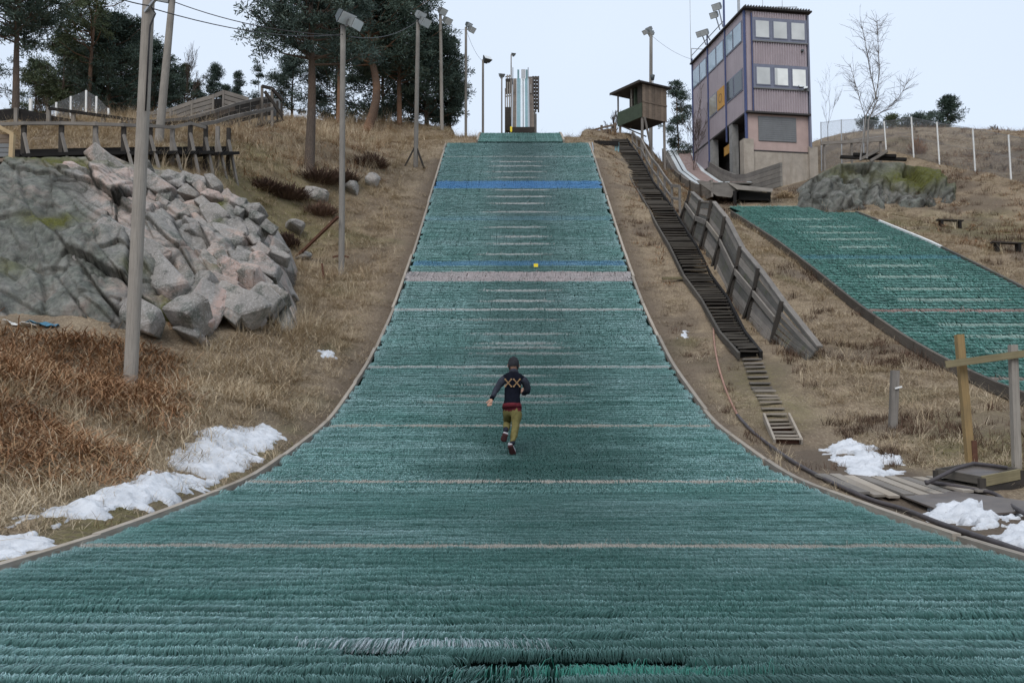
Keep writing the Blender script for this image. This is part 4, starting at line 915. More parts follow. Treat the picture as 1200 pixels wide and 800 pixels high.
# nearest pole, its top beyond the frame
b = gz(152, 467, 18); pA = pole('thick weathered utility pole standing in the dry grass nearest the camera', b, at(177, -60, 18), .128, .108, [], 'utility_pole', 'pole')
pipe('cable', pA, [at(181, -40, 17.9), at(177, 8, 17.88), at(182, 16, 17.84), at(176, 30, 17.87), at(175, 40, 17.87), at(170.5, 130, 17.86)], .016, M['black'], 6)
beam('bracket', pA, at(170, 14, 17.9), at(186, -6, 17.7), .05, .05, M['galv'])
b = gz(186, 165, 33); pB = pole('pale leaning utility pole with a dark floodlight right behind the nearest pole', b, at(202, -4, 33), .15, .11, [(-.45, -.2, .05, .5, .5, .75, 'lamp_dark'), (.2, -.25, .15, .2, .3, .4, 'lamp')])
b = ground_at(400, 322, 20); pC = pole('floodlight pole with a large green grey lamp standing alone in the grass', b, at(402, 30, b.y), .10, .085, [(.07, -.1, .25, .9, .75, .62, 'lamp_dark'), (.40, -.15, .0, 1.1, .5, .48, 'lamp')])
for k in range(2): beam('strut', pC, lift(b + Vector((-.28 + .5 * k, .0, 0)), .55), lift(b + Vector((-.02, 0, 0)), .62), .05, .05, M['rust'])
b = ground_at(487, 196, 25); pD = pole('floodlight pole on two short splayed stays beside the upper slope', b, at(490, 24, b.y), .105, .085, [(.1, -.1, .22, .95, .7, .5, 'lamp'), (.3, -.1, -.1, .95, .7, .55, 'lamp')])
for sx in (-1, 1): beam('stay', pD, b + Vector((sx * .45 - .05, -.2, -.1)), lift(b, 1.0), .07, .07, M['wood_dark'])
b = gz(518, 147, 54); pE = pole('second tallest floodlight pole on the ridge, right of the pole with stays', b, at(516, 17, 54), .10, .085, [(.1, 0, .2, .95, .7, .55, 'lamp'), (.38, 0, -.35, .95, .7, .55, 'lamp')])
b = gz(546, 152, 56); pF = pole('floodlight pole on the ridge with a small box halfway up', b, at(546, 32, 56), .08, .07, [(.15, 0, .15, .95, .7, .42, 'lamp_dark'), (.32, 0, -.12, .95, .7, .48, 'lamp')])
b_ = MB(); b_.box(at(549, 101, 55.8), (.16, .14, .2)); b_.build('junction_box', M['lamp'], pF)
b = gz(566, 156, 58); pG = pole('short floodlight pole next to the knoll with one round dark lamp', b, at(566, 70, 58), .075, .065, [(.24, -.05, 0, .6, -.7, .52, 'lamp_dark')])
b = gz(762, 152, 60); pK = pole('floodlight pole rising behind the roof of the wooden hut', b, at(763, 38, 60), .12, .10, [(-.10, 0, .22, -.95, .7, .42, 'lamp'), (-.32, 0, .05, -.95, .7, .42, 'lamp'), (.02, 0, -.05, -.95, .7, .42, 'lamp')])
def wire(label, pts, sag=.0, r=.011, cat='cable', group='overhead cables between the poles'):
    o = MB(); P = []
    for a, c in zip(pts[:-1], pts[1:]):
        a = Vector(a); c = Vector(c)
        for i in range(14): t_ = i / 14; q = a.lerp(c, t_); q.z -= sag * 4 * t_ * (1 - t_); P.append(q)
    P.append(Vector(pts[-1])); o.tube(P, r, 5); w = o.build('overhead_cable', M['black'], None, True); tag(w, label, cat, group)
wire('dark overhead cable from the leaning pole to the first floodlight pole', [at(203, 2, 33), at(402, 42, pC.location.y)], .25, .016)
wire('thin overhead cable sagging from the nearest pole to the first floodlight pole', [at(178, 10, 17.9), at(402, 40, pC.location.y)], .25)
wire('grey overhead cable from the first floodlight pole to the pole with stays', [at(404, 42, pC.location.y), at(490, 24, pD.location.y)], .35, .014)
wire('thin overhead cable leaving the photo at the upper left', [at(176, 7, 17.9), at(60, -40, 14)], .1)
wire('thin overhead cable linking the two tallest ridge poles to the small lamp pole', [at(516, 20, 54), at(546, 34, 56), at(566, 72, 58)], .3, .008)
wire('thin slack cable from the hut pole to the control tower', [at(764, 42, 60), at(812, 70, 59)], .2, .008)

# ---------------------------------------------------------------- inrun tower beyond the crest
ir = thing('inrun_tower', 'ski jump inrun ramp with white and teal tracks rising beyond the slope crest', 'ski jump', at(612, 155, 66))
YB, YT = 64., 80.
def strip(name, xa0, xa1, xb0, xb1, mat, y0=157, y1=92, off=0, root=ir, th=.08):
    c = [at(xa0, y0, YB - off), at(xa1, y0, YB - off), at(xb1, y1, YT - off), at(xb0, y1, YT - off)]
    m_ = MB(); m_.plate(c, (0, .05, -th)); return m_.build(name, M[mat], root)
strip('side_wall', 600, 605.2, 601, 605.4, 'wood_brown'); strip('track', 605.4, 610, 605.8, 610, 'trackteal'); strip('track', 610.2, 612.6, 610.2, 612.4, 'trackwhite')
strip('groove', 612.7, 613.6, 612.5, 613.4, 'wood_dark', off=-.05); strip('track', 613.7, 615.2, 613.5, 615, 'trackwhite'); strip('track', 615.4, 618.8, 615.2, 618.2, 'trackteal'); strip('rail_strip', 618.9, 619.8, 618.3, 619, 'white', off=.06)
strip('side_wall', 620, 626, 619.2, 624.6, 'wood_brown')
for a, c in ((600, 601), (619.9, 619)): beam('rail', ir, at(a, 157, YB - .1) + Vector((0, 0, .3)), at(c, 84, YT - .1) + Vector((0, 0, .3)), .1, .12, M['galv'])
for px, y0, y1 in ((607.4, 96, 82), (613.3, 94, 83), (617.3, 94, 82)): beam('mast', ir, at(px, y0, YT), at(px, y1, YT), .16, .16, M['trackteal'])
b = MB(); b.box(at(613.3, 88, YT), (.35, .2, .9)); b.build('start_gate', M['galv'], ir)
for k in range(9):        # slatted stair screen on the right
    pz_ = 92 + k * 4.3; beam('slat', ir, at(624.5, pz_, 77 - k * .5), at(631, pz_ + .3, 77 - k * .5), .22, .17, M['wood_dark'])
for px in (624.8, 627.8, 631): beam('post', ir, at(px, 90, 76.5), at(px, 131, 72.5), .12, .12, M['wood_dark'])
beam('rail', ir, at(619, 91, 76.5), at(631.5, 90.5, 76.5), .08, .12, M['wood_grey'])
for px, a, c in ((626.5, 130, 157), (628, 134, 157), (622, 100, 110)): beam('post', ir, at(px, a, 72), at(px, c, 70), .12, .12, M['wood_grey'])
b = MB(); b.box(at(596.7, 101, 75), (.55, .6, 1.0)); b.build('platform', M['wood_dark'], ir)
for px in (592.2, 594.5, 597, 599): beam('post', ir, at(px, 88 if px > 593.5 else 104, 75), at(px, 156, 72 if px > 598 else 73), .09, .09, M['wood_grey'])
for py in (89, 93, 109, 112): beam('rail', ir, at(592.2, py + 1.2, 75), at(599.5, py, 75), .07, .08, M['wood_grey'])
b = MB(); b.box(at(595.2, 140.5, 72), (.42, .6, 1.75)); b.build('stair_screen', M['wood_dark'], ir)
b = MB(); b.box(at(613, 154, 63.5), (1.5, .3, .5)); b.build('take_off_beam', M['wood_dark'], ir)
b = gz(588, 158, 66); pH = pole('short thin lamp post at the left foot of the inrun tower', b, at(588, 90, 66), .06, .05, [(0, 0, .1, .3, -1.2, .42, 'lamp')], 'lamp_post', 'lamp post')
pI = pole('thin lamp post rising above the left side of the inrun tower', at(599, 150, 76), at(599, 64, 76), .06, .045, [(.18, 0, .02, .3, -1.2, .35, 'lamp')], 'lamp_post', 'lamp post')
def flag(label, px, py0, py1, w, mat):
    g = ground_at(px, py1, 20) if py1 < 330 and py1 > 200 else at(px, py1, 52); r = thing('marker_flag', label, 'marker', g)
    s = g.y / F; pipe('stake', r, [g, lift(g, (py1 - py0) * s)], .012, M['galv'], 6)
    m_ = MB(); z1 = g.z + (py1 - py0) * s; q = [(g.x - w * s, g.y - .02, z1), (g.x + w * s, g.y - .02, z1), (g.x + w * s * .9, g.y - .03, z1 - (py1 - py0) * s * .7), (g.x, g.y - .04, z1 - (py1 - py0) * s * .85), (g.x - w * s * .9, g.y - .03, z1 - (py1 - py0) * s * .7)]
    m_.plate(q, (0, .015, 0)); m_.build('pennant', mat, r)
flag('small yellow marker standing on the pink band of the slope', 628, 309, 319, 2.6, M['yellow']); flag('yellow pennant hanging on the crest at the foot of the inrun', 599, 148, 156.5, 1.3, M['yellow'])

# ---------------------------------------------------------------- control tower
tw = thing('control_tower', 'mauve clad three storey judges control tower on a concrete base', 'tower', at(915, 215, 52))
O = at(875.5, 195, 52); O = Vector((O.x, O.y, 0)); eu = Vector((4.1, .70, 0)).normalized(); ev = Vector((-1.37, 8.0, 0)).normalized()
zt = lambda y: at(876, y, 52.).z
def tp(u, v, z): q = O + eu * u + ev * v; return Vector((q.x, q.y, z))
def tbox(name, u0, u1, v0, v1, z0, z1, mat, root=tw):
    m_ = MB(); m_.hexa([tp(u0, v0, z0), tp(u1, v0, z0), tp(u1, v1, z0), tp(u0, v1, z0), tp(u0, v0, z1), tp(u1, v0, z1), tp(u1, v1, z1), tp(u0, v1, z1)]); return m_.build(name, M[mat], root)
ZR, ZS, ZB = zt(12), zt(130.5), zt(217); WU, DV = 3.62, 8.1
tbox('upper_wall', 0, WU, 0, DV, ZS, ZR, 'pink')
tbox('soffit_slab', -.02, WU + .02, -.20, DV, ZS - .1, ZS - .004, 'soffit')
# corrugated front: folded sheet between the window bands
def corr(name, u0, u1, z0, z1, v, amp=.055, n=22):
    m_ = MB(); st = (u1 - u0) / n
    for i in range(n):
        a = u0 + i * st; q = [(a, v), (a + st * .22, v - amp), (a + st * .5, v - amp), (a + st * .72, v), (a + st, v)]
        for (ua, va), (ub_, vb) in zip(q[:-1], q[1:]):
            m_.add([tp(ua, va, z0), tp(ub_, vb, z0), tp(ub_, vb, z1), tp(ua, va, z1)], [(0, 1, 2, 3)])
    return m_.build(name, M['pink'], tw)
ZW = [(zt(21), zt(48)), (zt(75.5), zt(103))]
FU0, FU1 = .42, WU - .14
tbox('front_backing', FU0 - .02, FU1 + .02, -.12, -.004, ZS, ZR - .15, 'pink')
corr('corrugated_panel', FU0, FU1, ZW[0][0], ZR - .12, -.15); corr('corrugated_panel', FU0, FU1, ZW[1][0], ZW[0][1], -.15); corr('corrugated_panel', FU0, FU1, ZS - .02, ZW[1][1], -.15)
pm = [['pane', 'pane', 'pane'], ['pane', 'pane_bright', 'pane_bright']]
for r_i, (za, zb) in enumerate(ZW):
    tbox('window_band', FU0 - .03, FU1 + .03, -.20, -.142, zb, za, 'greyblue')
    tbox('drip_sill', FU0 - .05, FU1 + .06, -.26, -.203, zb - .07, zb - .002, 'shutter')
    w = (FU1 - FU0) / 3
    for k in range(3):
        u0 = FU0 + k * w + .13; f = tbox('window', u0 - .03, u0 + w - .20, -.225, -.203, zb + .13, za - .14, 'greyblue')
        tbox('pane', u0 + .02, u0 + w - .25, -.234, -.228, zb + .18, za - .19, pm[r_i][k], f)
        if (r_i, k) in ((1, 1),): tbox('blind', u0 + .02, u0 + .17, -.240, -.236, zb + .18, za - .19, 'pane', f)
tbox('corner_trim', -.03, .07, -.03, .12, zt(196), ZR, 'bluetrim'); tbox('corner_post', .10, FU0 - .08, -.05, -.004, ZS, ZR - .1, 'pink')
tbox('corner_trim', WU - .06, WU + .04, -.16, .05, zt(170), ZR - .1, 'greyblue')
tbox('downpipe', FU0 - .085, FU0 - .04, -.19, -.12, ZS, ZR - .2, 'bluetrim')
# lower front
tbox('lower_wall', .12, WU - .02, .05, .22, zt(181), ZS - .1, 'pinkwall'); tbox('shutter', .70, 2.85, .015, .047, zt(164), zt(135), 'shutter')
for k in range(11): tbox('shutter_slat', .70, 2.85, .004, .014, zt(163.5) + k * .115, zt(163.5) + k * .115 + .085, 'shutter')
tbox('concrete_wall', .28, WU - .1, .02, .30, ZB - 1.2, zt(176.5), 'concrete'); tbox('ledge', .28, WU - .1, .0, .2, zt(176.5) + .004, zt(175), 'soffit')
tbox('pilaster', -.20, .36, -.10, .45, ZB - 1.2, zt(163), 'concrete'); tbox('pilaster', WU - .12, WU + .36, -.14, .4, ZB - 1.2, zt(169), 'concrete')
# left side: bays with window pairs
bays = [(0.10, 2.62), (2.74, 5.35), (5.47, 8.0)]
for v in (2.68, 5.41, 8.06): tbox('bay_trim', -.07, -.004, v - .04, v + .04, zt(150) if v < 3 else zt(165), ZR + (.9 if 5 < v < 6 or v < 3 else .35), 'bluetrim')
sw = [(zt(44.5), zt(70)), (zt(99), zt(126))]   # heights on the near corner
sw = [(zt(21.5), zt(46.5)), (zt(77.5), zt(103.5))]
def swin(v0, v1, za, zb, mat):
    f = tbox('window', -.035, -.004, v0, v1, zb, za, 'greyblue'); tbox('pane', -.048, -.038, v0 + .07, v1 - .07, zb + .07, za - .07, mat, f)
for bi, (a, c) in enumerate(bays):
    m_ = (a + c) / 2 + (.12 if bi == 0 else 0)
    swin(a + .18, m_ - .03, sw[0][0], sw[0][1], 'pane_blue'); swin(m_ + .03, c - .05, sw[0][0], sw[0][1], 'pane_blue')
    if bi == 0: swin(a + .18, m_ - .03, sw[1][0], sw[1][1], 'pane_dark'); swin(m_ + .03, c - .05, sw[1][0], sw[1][1], 'pane_dark')
    if bi == 1: swin(m_ + .03, c - .05, sw[1][0], sw[1][1], 'pane_warm')
em = MB(); a, c = bays[1]; m_ = (a + c) / 2
pan = tbox('sign_panel', -.05, -.004, a + .22, m_ - .08, sw[1][1] + .04, sw[1][0] - .03, 'orange')
em = MB(); cc = ((a + .22 + m_ - .08) / 2, (sw[1][0] + sw[1][1]) / 2)
for k in range(20):
    t0, t1 = k * math.pi / 10, (k + 1) * math.pi / 10
    for rr0, rr1 in ((.22, .26),):
        em.add([tp(-.056, cc[0] + math.cos(t0) * rr0, cc[1] + math.sin(t0) * rr0), tp(-.056, cc[0] + math.cos(t1) * rr0, cc[1] + math.sin(t1) * rr0), tp(-.056, cc[0] + math.cos(t1) * rr1, cc[1] + math.sin(t1) * rr1), tp(-.056, cc[0] + math.cos(t0) * rr1, cc[1] + math.sin(t0) * rr1)], [(0, 1, 2, 3)])
em.build('emblem', M['rust'], pan)
# lower far bay, undercroft, columns
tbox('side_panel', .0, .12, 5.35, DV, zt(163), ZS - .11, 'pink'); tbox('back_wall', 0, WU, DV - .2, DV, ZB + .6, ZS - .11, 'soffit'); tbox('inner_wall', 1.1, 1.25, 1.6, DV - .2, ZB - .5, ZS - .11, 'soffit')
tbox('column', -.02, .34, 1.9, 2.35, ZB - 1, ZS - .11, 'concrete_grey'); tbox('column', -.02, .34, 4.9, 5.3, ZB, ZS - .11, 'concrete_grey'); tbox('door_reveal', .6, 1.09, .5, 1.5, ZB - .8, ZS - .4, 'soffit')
tbox('notice', .40, .44, 3.4, 4.2, zt(158), zt(147), 'orange')
# roof, railing, lamps, aerials
rf = tbox('roof', -.14, WU + .16, -.34, DV + .1, ZR + .004, ZR + .09, 'soffit')
m_ = MB()
for k in range(24):
    u = -.1 + k * .158; m_.hexa([tp(u, -.42, ZR + .092), tp(u + .09, -.42, ZR + .092), tp(u + .09, DV, ZR + .092), tp(u, DV, ZR + .092), tp(u + .02, -.42, ZR + .14), tp(u + .07, -.42, ZR + .14), tp(u + .07, DV, ZR + .14), tp(u + .02, DV, ZR + .14)])
m_.build('roof_ridges', M['shutter'], rf)
for u, v in ((-.05, 5.41), (-.05, 8.06), (.5, 1.2), (1.6, .9), (2.6, .8), (3.4, .7)): beam('railing_post', tw, tp(u, v, ZR), tp(u, v, ZR + (1.0 if v > 2 else .75)), .04, .04, M['galv'])
for q in (((-.05, 8.06, 1.0), (.9, 8.06, 1.0)), ((.5, 1.2, .72), (3.4, .7, .72)), ((-.05, 2.7, .55), (-.05, 8.06, .55))): beam('railing_bar', tw, tp(q[0][0], q[0][1], ZR + q[0][2]), tp(q[1][0], q[1][1], ZR + q[1][2]), .035, .035, M['galv'])
for v, h, s_ in ((4.9, .75, .5), (5.6, .95, .5), (2.9, 1.45, .55), (3.35, 1.15, .5)):
    lamp_head(tw, tp(-.35, v, ZR + h), -.75, .6, s_, 'lamp'); beam('lamp_arm', tw, tp(0, v + .1, ZR + .3), tp(-.3, v, ZR + h), .05, .05, M['galv'])
beam('mast', tw, tp(-.05, 2.68, ZR), tp(-.05, 2.68, ZR + 2.4), .1, .1, M['bluetrim']); beam('mast', tw, tp(.35, 1.5, ZR), tp(.35, 1.5, ZR + 1.8), .13, .13, M['galv'])
for u, v, h in ((-.1, 8.06, 5), (1.5, .9, 1.5), (2.6, .8, 1.8)): pipe('aerial', tw, [tp(u, v, ZR), tp(u, v, ZR + h)], .016, M['galv'], 5)
for u in (2.25, 2.6):
    m_ = MB(); m_.box(tp(u, .4, ZR + .35), (.26, .2, .3)); m_.build('vent', M['galv'], tw)
lamp_head(tw, tp(2.95, -.4, zt(101)), .2, -.5, .2, 'lamp_dark'); lamp_head(tw, tp(3.3, -.35, zt(102)), -.5, -.5, .22, 'lamp_dark')
m_ = MB(); m_.box(tp(3.2, -.25, zt(57)), (.14, .12, .1)); m_.build('camera_box', M['lamp_dark'], tw)
# railing to the right of the tower
rg = thing('hand_rail', 'low grey rail between the tower and the bare birch', 'railing', gz(990, 180, 53))
for px, py in ((966, 168), (998, 166), (1032, 164)): beam('post', rg, at(px, py, 52.5), lift(gz(px, 182, 52.5), -.2), .1, .1, M['wood_grey'])
beam('rail', rg, at(962, 168, 52.4), at(1036, 164, 52.4), .08, .16, M['wood_grey'])
lg = thing('log_pile', 'dark low heap of boards under the bare birch', 'boards', at(1035, 184, 49.2))
for k, (a, c) in enumerate((((985, 184), (1062, 187)), ((1000, 181), (1050, 183)), ((1008, 187), (1030, 176)), ((1020, 189), (1040, 177)))): beam('board', lg, at(a[0], a[1], 49.2 - .1 * k), at(c[0], c[1], 49 - .1 * k), .2, .14, M['wood_black'] if k < 2 else M['wood_grey'])

# ---------------------------------------------------------------- wooden hut
ht = thing('wooden_hut', 'small wooden judges hut on stilts with an open green balcony', 'hut', at(753, 158, 54))
HO = at(753, 135, 54); HZ = HO.z; HO = Vector((HO.x, HO.y, 0)); hu = Vector((1.48, .9, 0)).normalized(); hv = Vector((-1.16, 1.8, 0)).normalized(); HL, HR = 2.14, 1.73
def hp(u, v, z): q = HO + hu * u + hv * v; return Vector((q.x, q.y, HZ + z))
def hbox(name, u0, u1, v0, v1, z0, z1, mat, root=ht):
    m_ = MB(); m_.hexa([hp(u0, v0, z0), hp(u1, v0, z0), hp(u1, v1, z0), hp(u0, v1, z0), hp(u0, v0, z1), hp(u1, v0, z1), hp(u1, v1, z1), hp(u0, v1, z1)]); return m_.build(name, M[mat], root)
hbox('floor', -.05, HR, 0, HL, -.08, 0, 'wood_dark')
for k in range(8):
    u = k * HR / 8; hbox('board', u, u + HR / 8 - .012, -.03 + .006 * (k % 2), .0 + .006 * (k % 2), -.12, 1.78, 'wood_brown')
hbox('batten', 0, HR, -.055, -.033, .75, .83, 'wood_brown'); hbox('side_wall', HR - .04, HR, .0, HL, 0, 1.7, 'wood_brown'); hbox('back_wall', .85, HR, HL - .04, HL, 0, 1.7, 'wood_dark'); hbox('inner_wall', .82, .87, .7, HL, 0, 1.7, 'wood_dark')
hbox('parapet', -.06, -.02, 0, HL, -.1, .72, 'greenboard'); hbox('corner_panel', -.06, -.02, 0, .35, .73, 1.75, 'wood_dark'); hbox('corner_panel', -.02, .8, .66, .7, 0, 1.75, 'greenboard')
for v in (.9, HL - .04): hbox('post', -.07, .0, v - .035, v + .035, .725, 1.76, 'wood_grey')
hr = hbox('roof', -.35, HR + .22, -.22, HL + .3, 1.8, 1.88, 'soffit'); hbox('fascia', -.38, -.353, -.22, HL + .3, 1.76, 1.9, 'wood_dark', hr)
for u, v in ((.05, .1), (HR - .1, .1), (.05, HL - .1), (HR - .1, HL - .1)):
    q = hp(u, v, 0); g_ = gnd(q.x, q.y); beam('stilt', ht, lift(g_, -.3), Vector((q.x, q.y, HZ - .08)), .13, .13, M['wood_grey'])
beam('brace', ht, hp(.1, -.05, -.1), lift(gnd(hp(.75, -.05, 0).x, hp(.75, -.05, 0).y), 0), .07, .1, M['wood_grey']); beam('brace', ht, hp(-.05, 1.9, -.1), hp(.4, .2, -1.1), .07, .07, M['wood_dark'])
pipe('chimney_pipe', ht, [hp(1.25, .6, 1.85), hp(1.25, .6, 2.5)], .05, M['galv'], 8); pipe('chimney_cap', ht, [hp(1.25, .6, 2.42), hp(1.25, .6, 2.7)], [.09, .14], M['lamp_dark'], 8)

# ---------------------------------------------------------------- small jump take-off
jt = thing('small_ski_jump', 'small ski jump take off ramp with white grooved track in front of the tower', 'ski jump', at(855, 232, 46.5))
def jp(px, py, X): return atX(px, py, X)
XA, XB = 9.6, 11.15
A0, A1 = at(846, 213, 46.5), at(786, 176, 62.); L_ = lambda a, t_: a[0].lerp(a[1], t_)
prof_j = [Vector((0, 46.5, A0.z)), Vector((0, 48.2, A0.z + .22)), Vector((0, 50.5, A0.z + .78)), Vector((0, 54, A0.z + 2.0)), Vector((0, 58, A0.z + 3.6)), Vector((0, A1.y, A1.z))]
def jrib(name, x0, x1, dz, mat, th=.06):
    m_ = MB()
    for a, c in zip(prof_j[:-1], prof_j[1:]): m_.hexa([(x0, a.y, a.z + dz - th), (x1, a.y, a.z + dz - th), (x1, c.y, c.z + dz - th), (x0, c.y, c.z + dz - th), (x0, a.y, a.z + dz), (x1, a.y, a.z + dz), (x1, c.y, c.z + dz), (x0, c.y, c.z + dz)])
    return m_.build(name, M[mat], jt)
jrib('deck', XA - .3, XB + .05, -.03, 'wood_grey'); jrib('track', XA - .06, XA + .16, 0, 'trackwhite', .02); jrib('groove', XA + .17, XA + .23, -.008, 'black', .015); jrib('track', XA + .24, XA + .46, 0, 'trackwhite', .02); jrib('worn_track', XA + .47, XB - .28, .0, 'trackred', .02); jrib('track', XB - .27, XB - .05, 0, 'trackwhite', .02)
def jwall(x, z0, z1, nm, mat, dxe=0, th=.09, seg=4, y_end=46.5):
    pr = [Vector((0, y_end, prof_j[0].z - (46.5 - y_end) * .03))] + prof_j[1:] if y_end != 46.5 else prof_j
    for k in range(seg):
        m_ = MB(); za, zb = z0 + (z1 - z0) * k / seg, z0 + (z1 - z0) * (k + 1) / seg - .012
        for i, (a, c) in enumerate(zip(pr[:-1], pr[1:])):
            ea = dxe if i == 0 else 0; m_.hexa([(x + ea, a.y, a.z + za), (x + ea + th, a.y, a.z + za), (x + th, c.y, c.z + za), (x, c.y, c.z + za), (x + ea, a.y, a.z + zb), (x + ea + th, a.y, a.z + zb), (x + th, c.y, c.z + zb), (x, c.y, c.z + zb)])
        m_.build(nm, M[mat], jt)
jwall(XA - .42, -.72, .12, 'side_plank', 'wood_grey'); jwall(XB + .08, -.5, .62, 'side_plank', 'wood_grey', .9, .1, 5, 45.2)
for k, y in enumerate((49, 52, 55)): z = np.interp(y, [v.y for v in prof_j], [v.z for v in prof_j]); beam('stud', jt, (XA - .46, y, z - .75), (XA - .46, y, z + .16), .07, .1, M['wood_dark'])
m_ = MB(); a = [at(817, 211, 46.6), at(863, 216.5, 46.45), at(863.5, 221, 46.45), at(857, 231.5, 46.45), at(840, 229.5, 46.5), at(818, 213.5, 46.6)]; m_.plate(a, (0, .08, 0)); m_.build('front_panel', M['wood_grey'], jt)
m_ = MB(); a = [at(852, 213.5, 46.5), at(864, 216.5, 46.45), at(906, 221, 45.6), at(905, 225, 45.5), at(864, 222, 46.2)]; m_.plate(a, (0, .08, 0)); m_.build('lip_board', M['wood_grey'], jt)
m_ = MB(); m_.hexa([at(866, 234, 46.6), at(902, 235, 45.9), at(902, 235, 45.9) + Vector((0, 2.5, 0)), at(866, 234, 46.6) + Vector((0, 2.5, 0)), at(866, 223, 46.6), at(904, 226, 45.9), at(904, 226, 45.9) + Vector((0, 2.5, 0)), at(866, 223, 46.6) + Vector((0, 2.5, 0))]); m_.build('under_deck_shade', M['wood_black'], jt)  # solid black block painting the shade of the opening below the deck
for px in (861, 901): beam('post', jt, at(px, 224, 46.3), lift(gz(px, 240, 46.3), -.2), .14, .14, M['wood_black'])
pipe('hoop', jt, [at(797, 168, 60), at(798, 165.5, 60), at(803, 165.5, 60), at(805, 169, 59)], .03, M['galv'], 6)
# ---------------------------------------------------------------- stairs
st = thing('long_staircase', 'long dark wooden staircase climbing beside the slope up to the hut', 'staircase', (5.2, 23, 2.5))
def sx_(y): return float(np.interp(y, [22.4, 25, 27.5, 38, 46, 54], [5.2, 5.37, 5.47, 5.48, 5.52, 5.55]))
def sw_(y): return float(np.interp(y, [22.4, 25, 28, 34], [.20, .26, .33, .41]))
def sz_(y): return float(hz(sx_(y), y)) + .16
ys = []; y = 22.6
while y < 53.5: ys.append(y); y += .235 if y < 40 else .27
rs2 = random.Random(9)
for k, y in enumerate(ys):
    z = sz_(y); x = sx_(y); m_ = MB(); hw_ = sw_(y); m_.bar((x - hw_, y, z + rs2.uniform(-.008, .008)), (x + hw_, y + rs2.uniform(-.015, .015), z + rs2.uniform(-.012, .012)), .15, .04); m_.build('step', M['wood_step'] if rs2.random() < .8 else M['wood_dark'], st)
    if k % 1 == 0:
        m_ = MB(); m_.bar((x - hw_ + .01, y + .09, z - .09), (x + hw_ - .01, y + .09, z - .09), .03, .13); m_.build('riser', M['wood_black'], st)  # black backing painted as the shade in the gaps between treads
def along(fx, dz, y0, y1, w, h, nm, mat, root, n=7, zf=sz_):
    q = np.linspace(y0, y1, n + 1)
    for a, c in zip(q[:-1], q[1:]): beam(nm, root, (fx(a), a, zf(a) + dz), (fx(c), c, zf(c) + dz), w, h, M[mat])
along(lambda y: sx_(y) - sw_(y) - .06, -.03, 22.4, 53.6, .06, .15, 'stringer', 'wood_step', st, 12); along(lambda y: sx_(y) + sw_(y) + .05, -.03, 22.4, 53.6, .06, .2, 'stringer', 'wood_black', st, 12)
hr_ = thing('stair_hand_rail', 'wooden hand rail along the upper right side of the long staircase', 'railing', (6.2, 40, 11))
fx = lambda y: sx_(y) + .72
q = np.linspace(37.6, 53.2, 9)
for i, y in enumerate(q):
    b = gnd(fx(y), y); beam('post', hr_, lift(b, -.2), lift(b, 1.05), .09, .09, M['wood_grey'])
    if i < 8: c = gnd(fx(q[i + 1]), q[i + 1]); beam('rail', hr_, lift(b, 1.06), lift(c, 1.06), .06, .12, M['wood_grey']); beam('rail', hr_, lift(b, .55), lift(c, .55), .05, .1, M['wood_grey'])
ls = thing('lower_steps', 'short flight of pale worn steps below the long staircase', 'steps', (4.9, 18, 1))
P0, P1 = ground_at(924, 521, 10), ground_at(881, 424, 12)
for k in range(20):
    t_ = k / 19; p = P0.lerp(P1, t_); p.z = float(hz(p.x, p.y)) + .05 + .06 * max(0, .25 - t_) * 4
    beam('step', ls, (p.x - .215, p.y, p.z), (p.x + .215, p.y + rs2.uniform(-.02, .02), p.z + rs2.uniform(-.012, .012)), .11, .035, M['edge'] if k < 12 else M['wood_grey'])
    if k < 5: beam('riser', ls, (p.x - .205, p.y + .06, p.z - .05), (p.x + .205, p.y + .06, p.z - .05), .03, .1, M['rust'])
for sx in (-.235, .235):
    a, c = P0.copy(), P0.lerp(P1, .27); a.x += sx; c.x += sx; beam('stringer', ls, lift(a, .03), lift(c, .03), .04, .12, M['edge'])
tr = thing('stair_gate', 'pale blue post pair holding a dark board at the foot of the upper stair', 'gate', at(727, 180, 49))
for px in (721.5, 724.5): g_ = gz(px, 184, 48.8); beam('post', tr, g_, at(px, 167, 48.8), .09, .09, M['trackteal'])
beam('board', tr, at(696, 167.5, 48.7), at(725, 168, 48.7), .1, .22, M['wood_black'])
rl = thing('top_rail', 'short wooden railing on the ridge left of the hut', 'railing', at(712, 153, 57))
for px, t0 in ((705, 148), (721, 145)): beam('post', rl, lift(gz(px, 156, 57), -.1), at(px, t0 - 1, 57), .14, .14, M['wood_brown'])
for a, c in (((690, 154), (706, 149.5)), ((706, 149.5), (722, 146)), ((706, 153), (722, 151))): beam('rail', rl, at(*a, 57), at(*c, 57), .07, .1, M['wood_brown'])
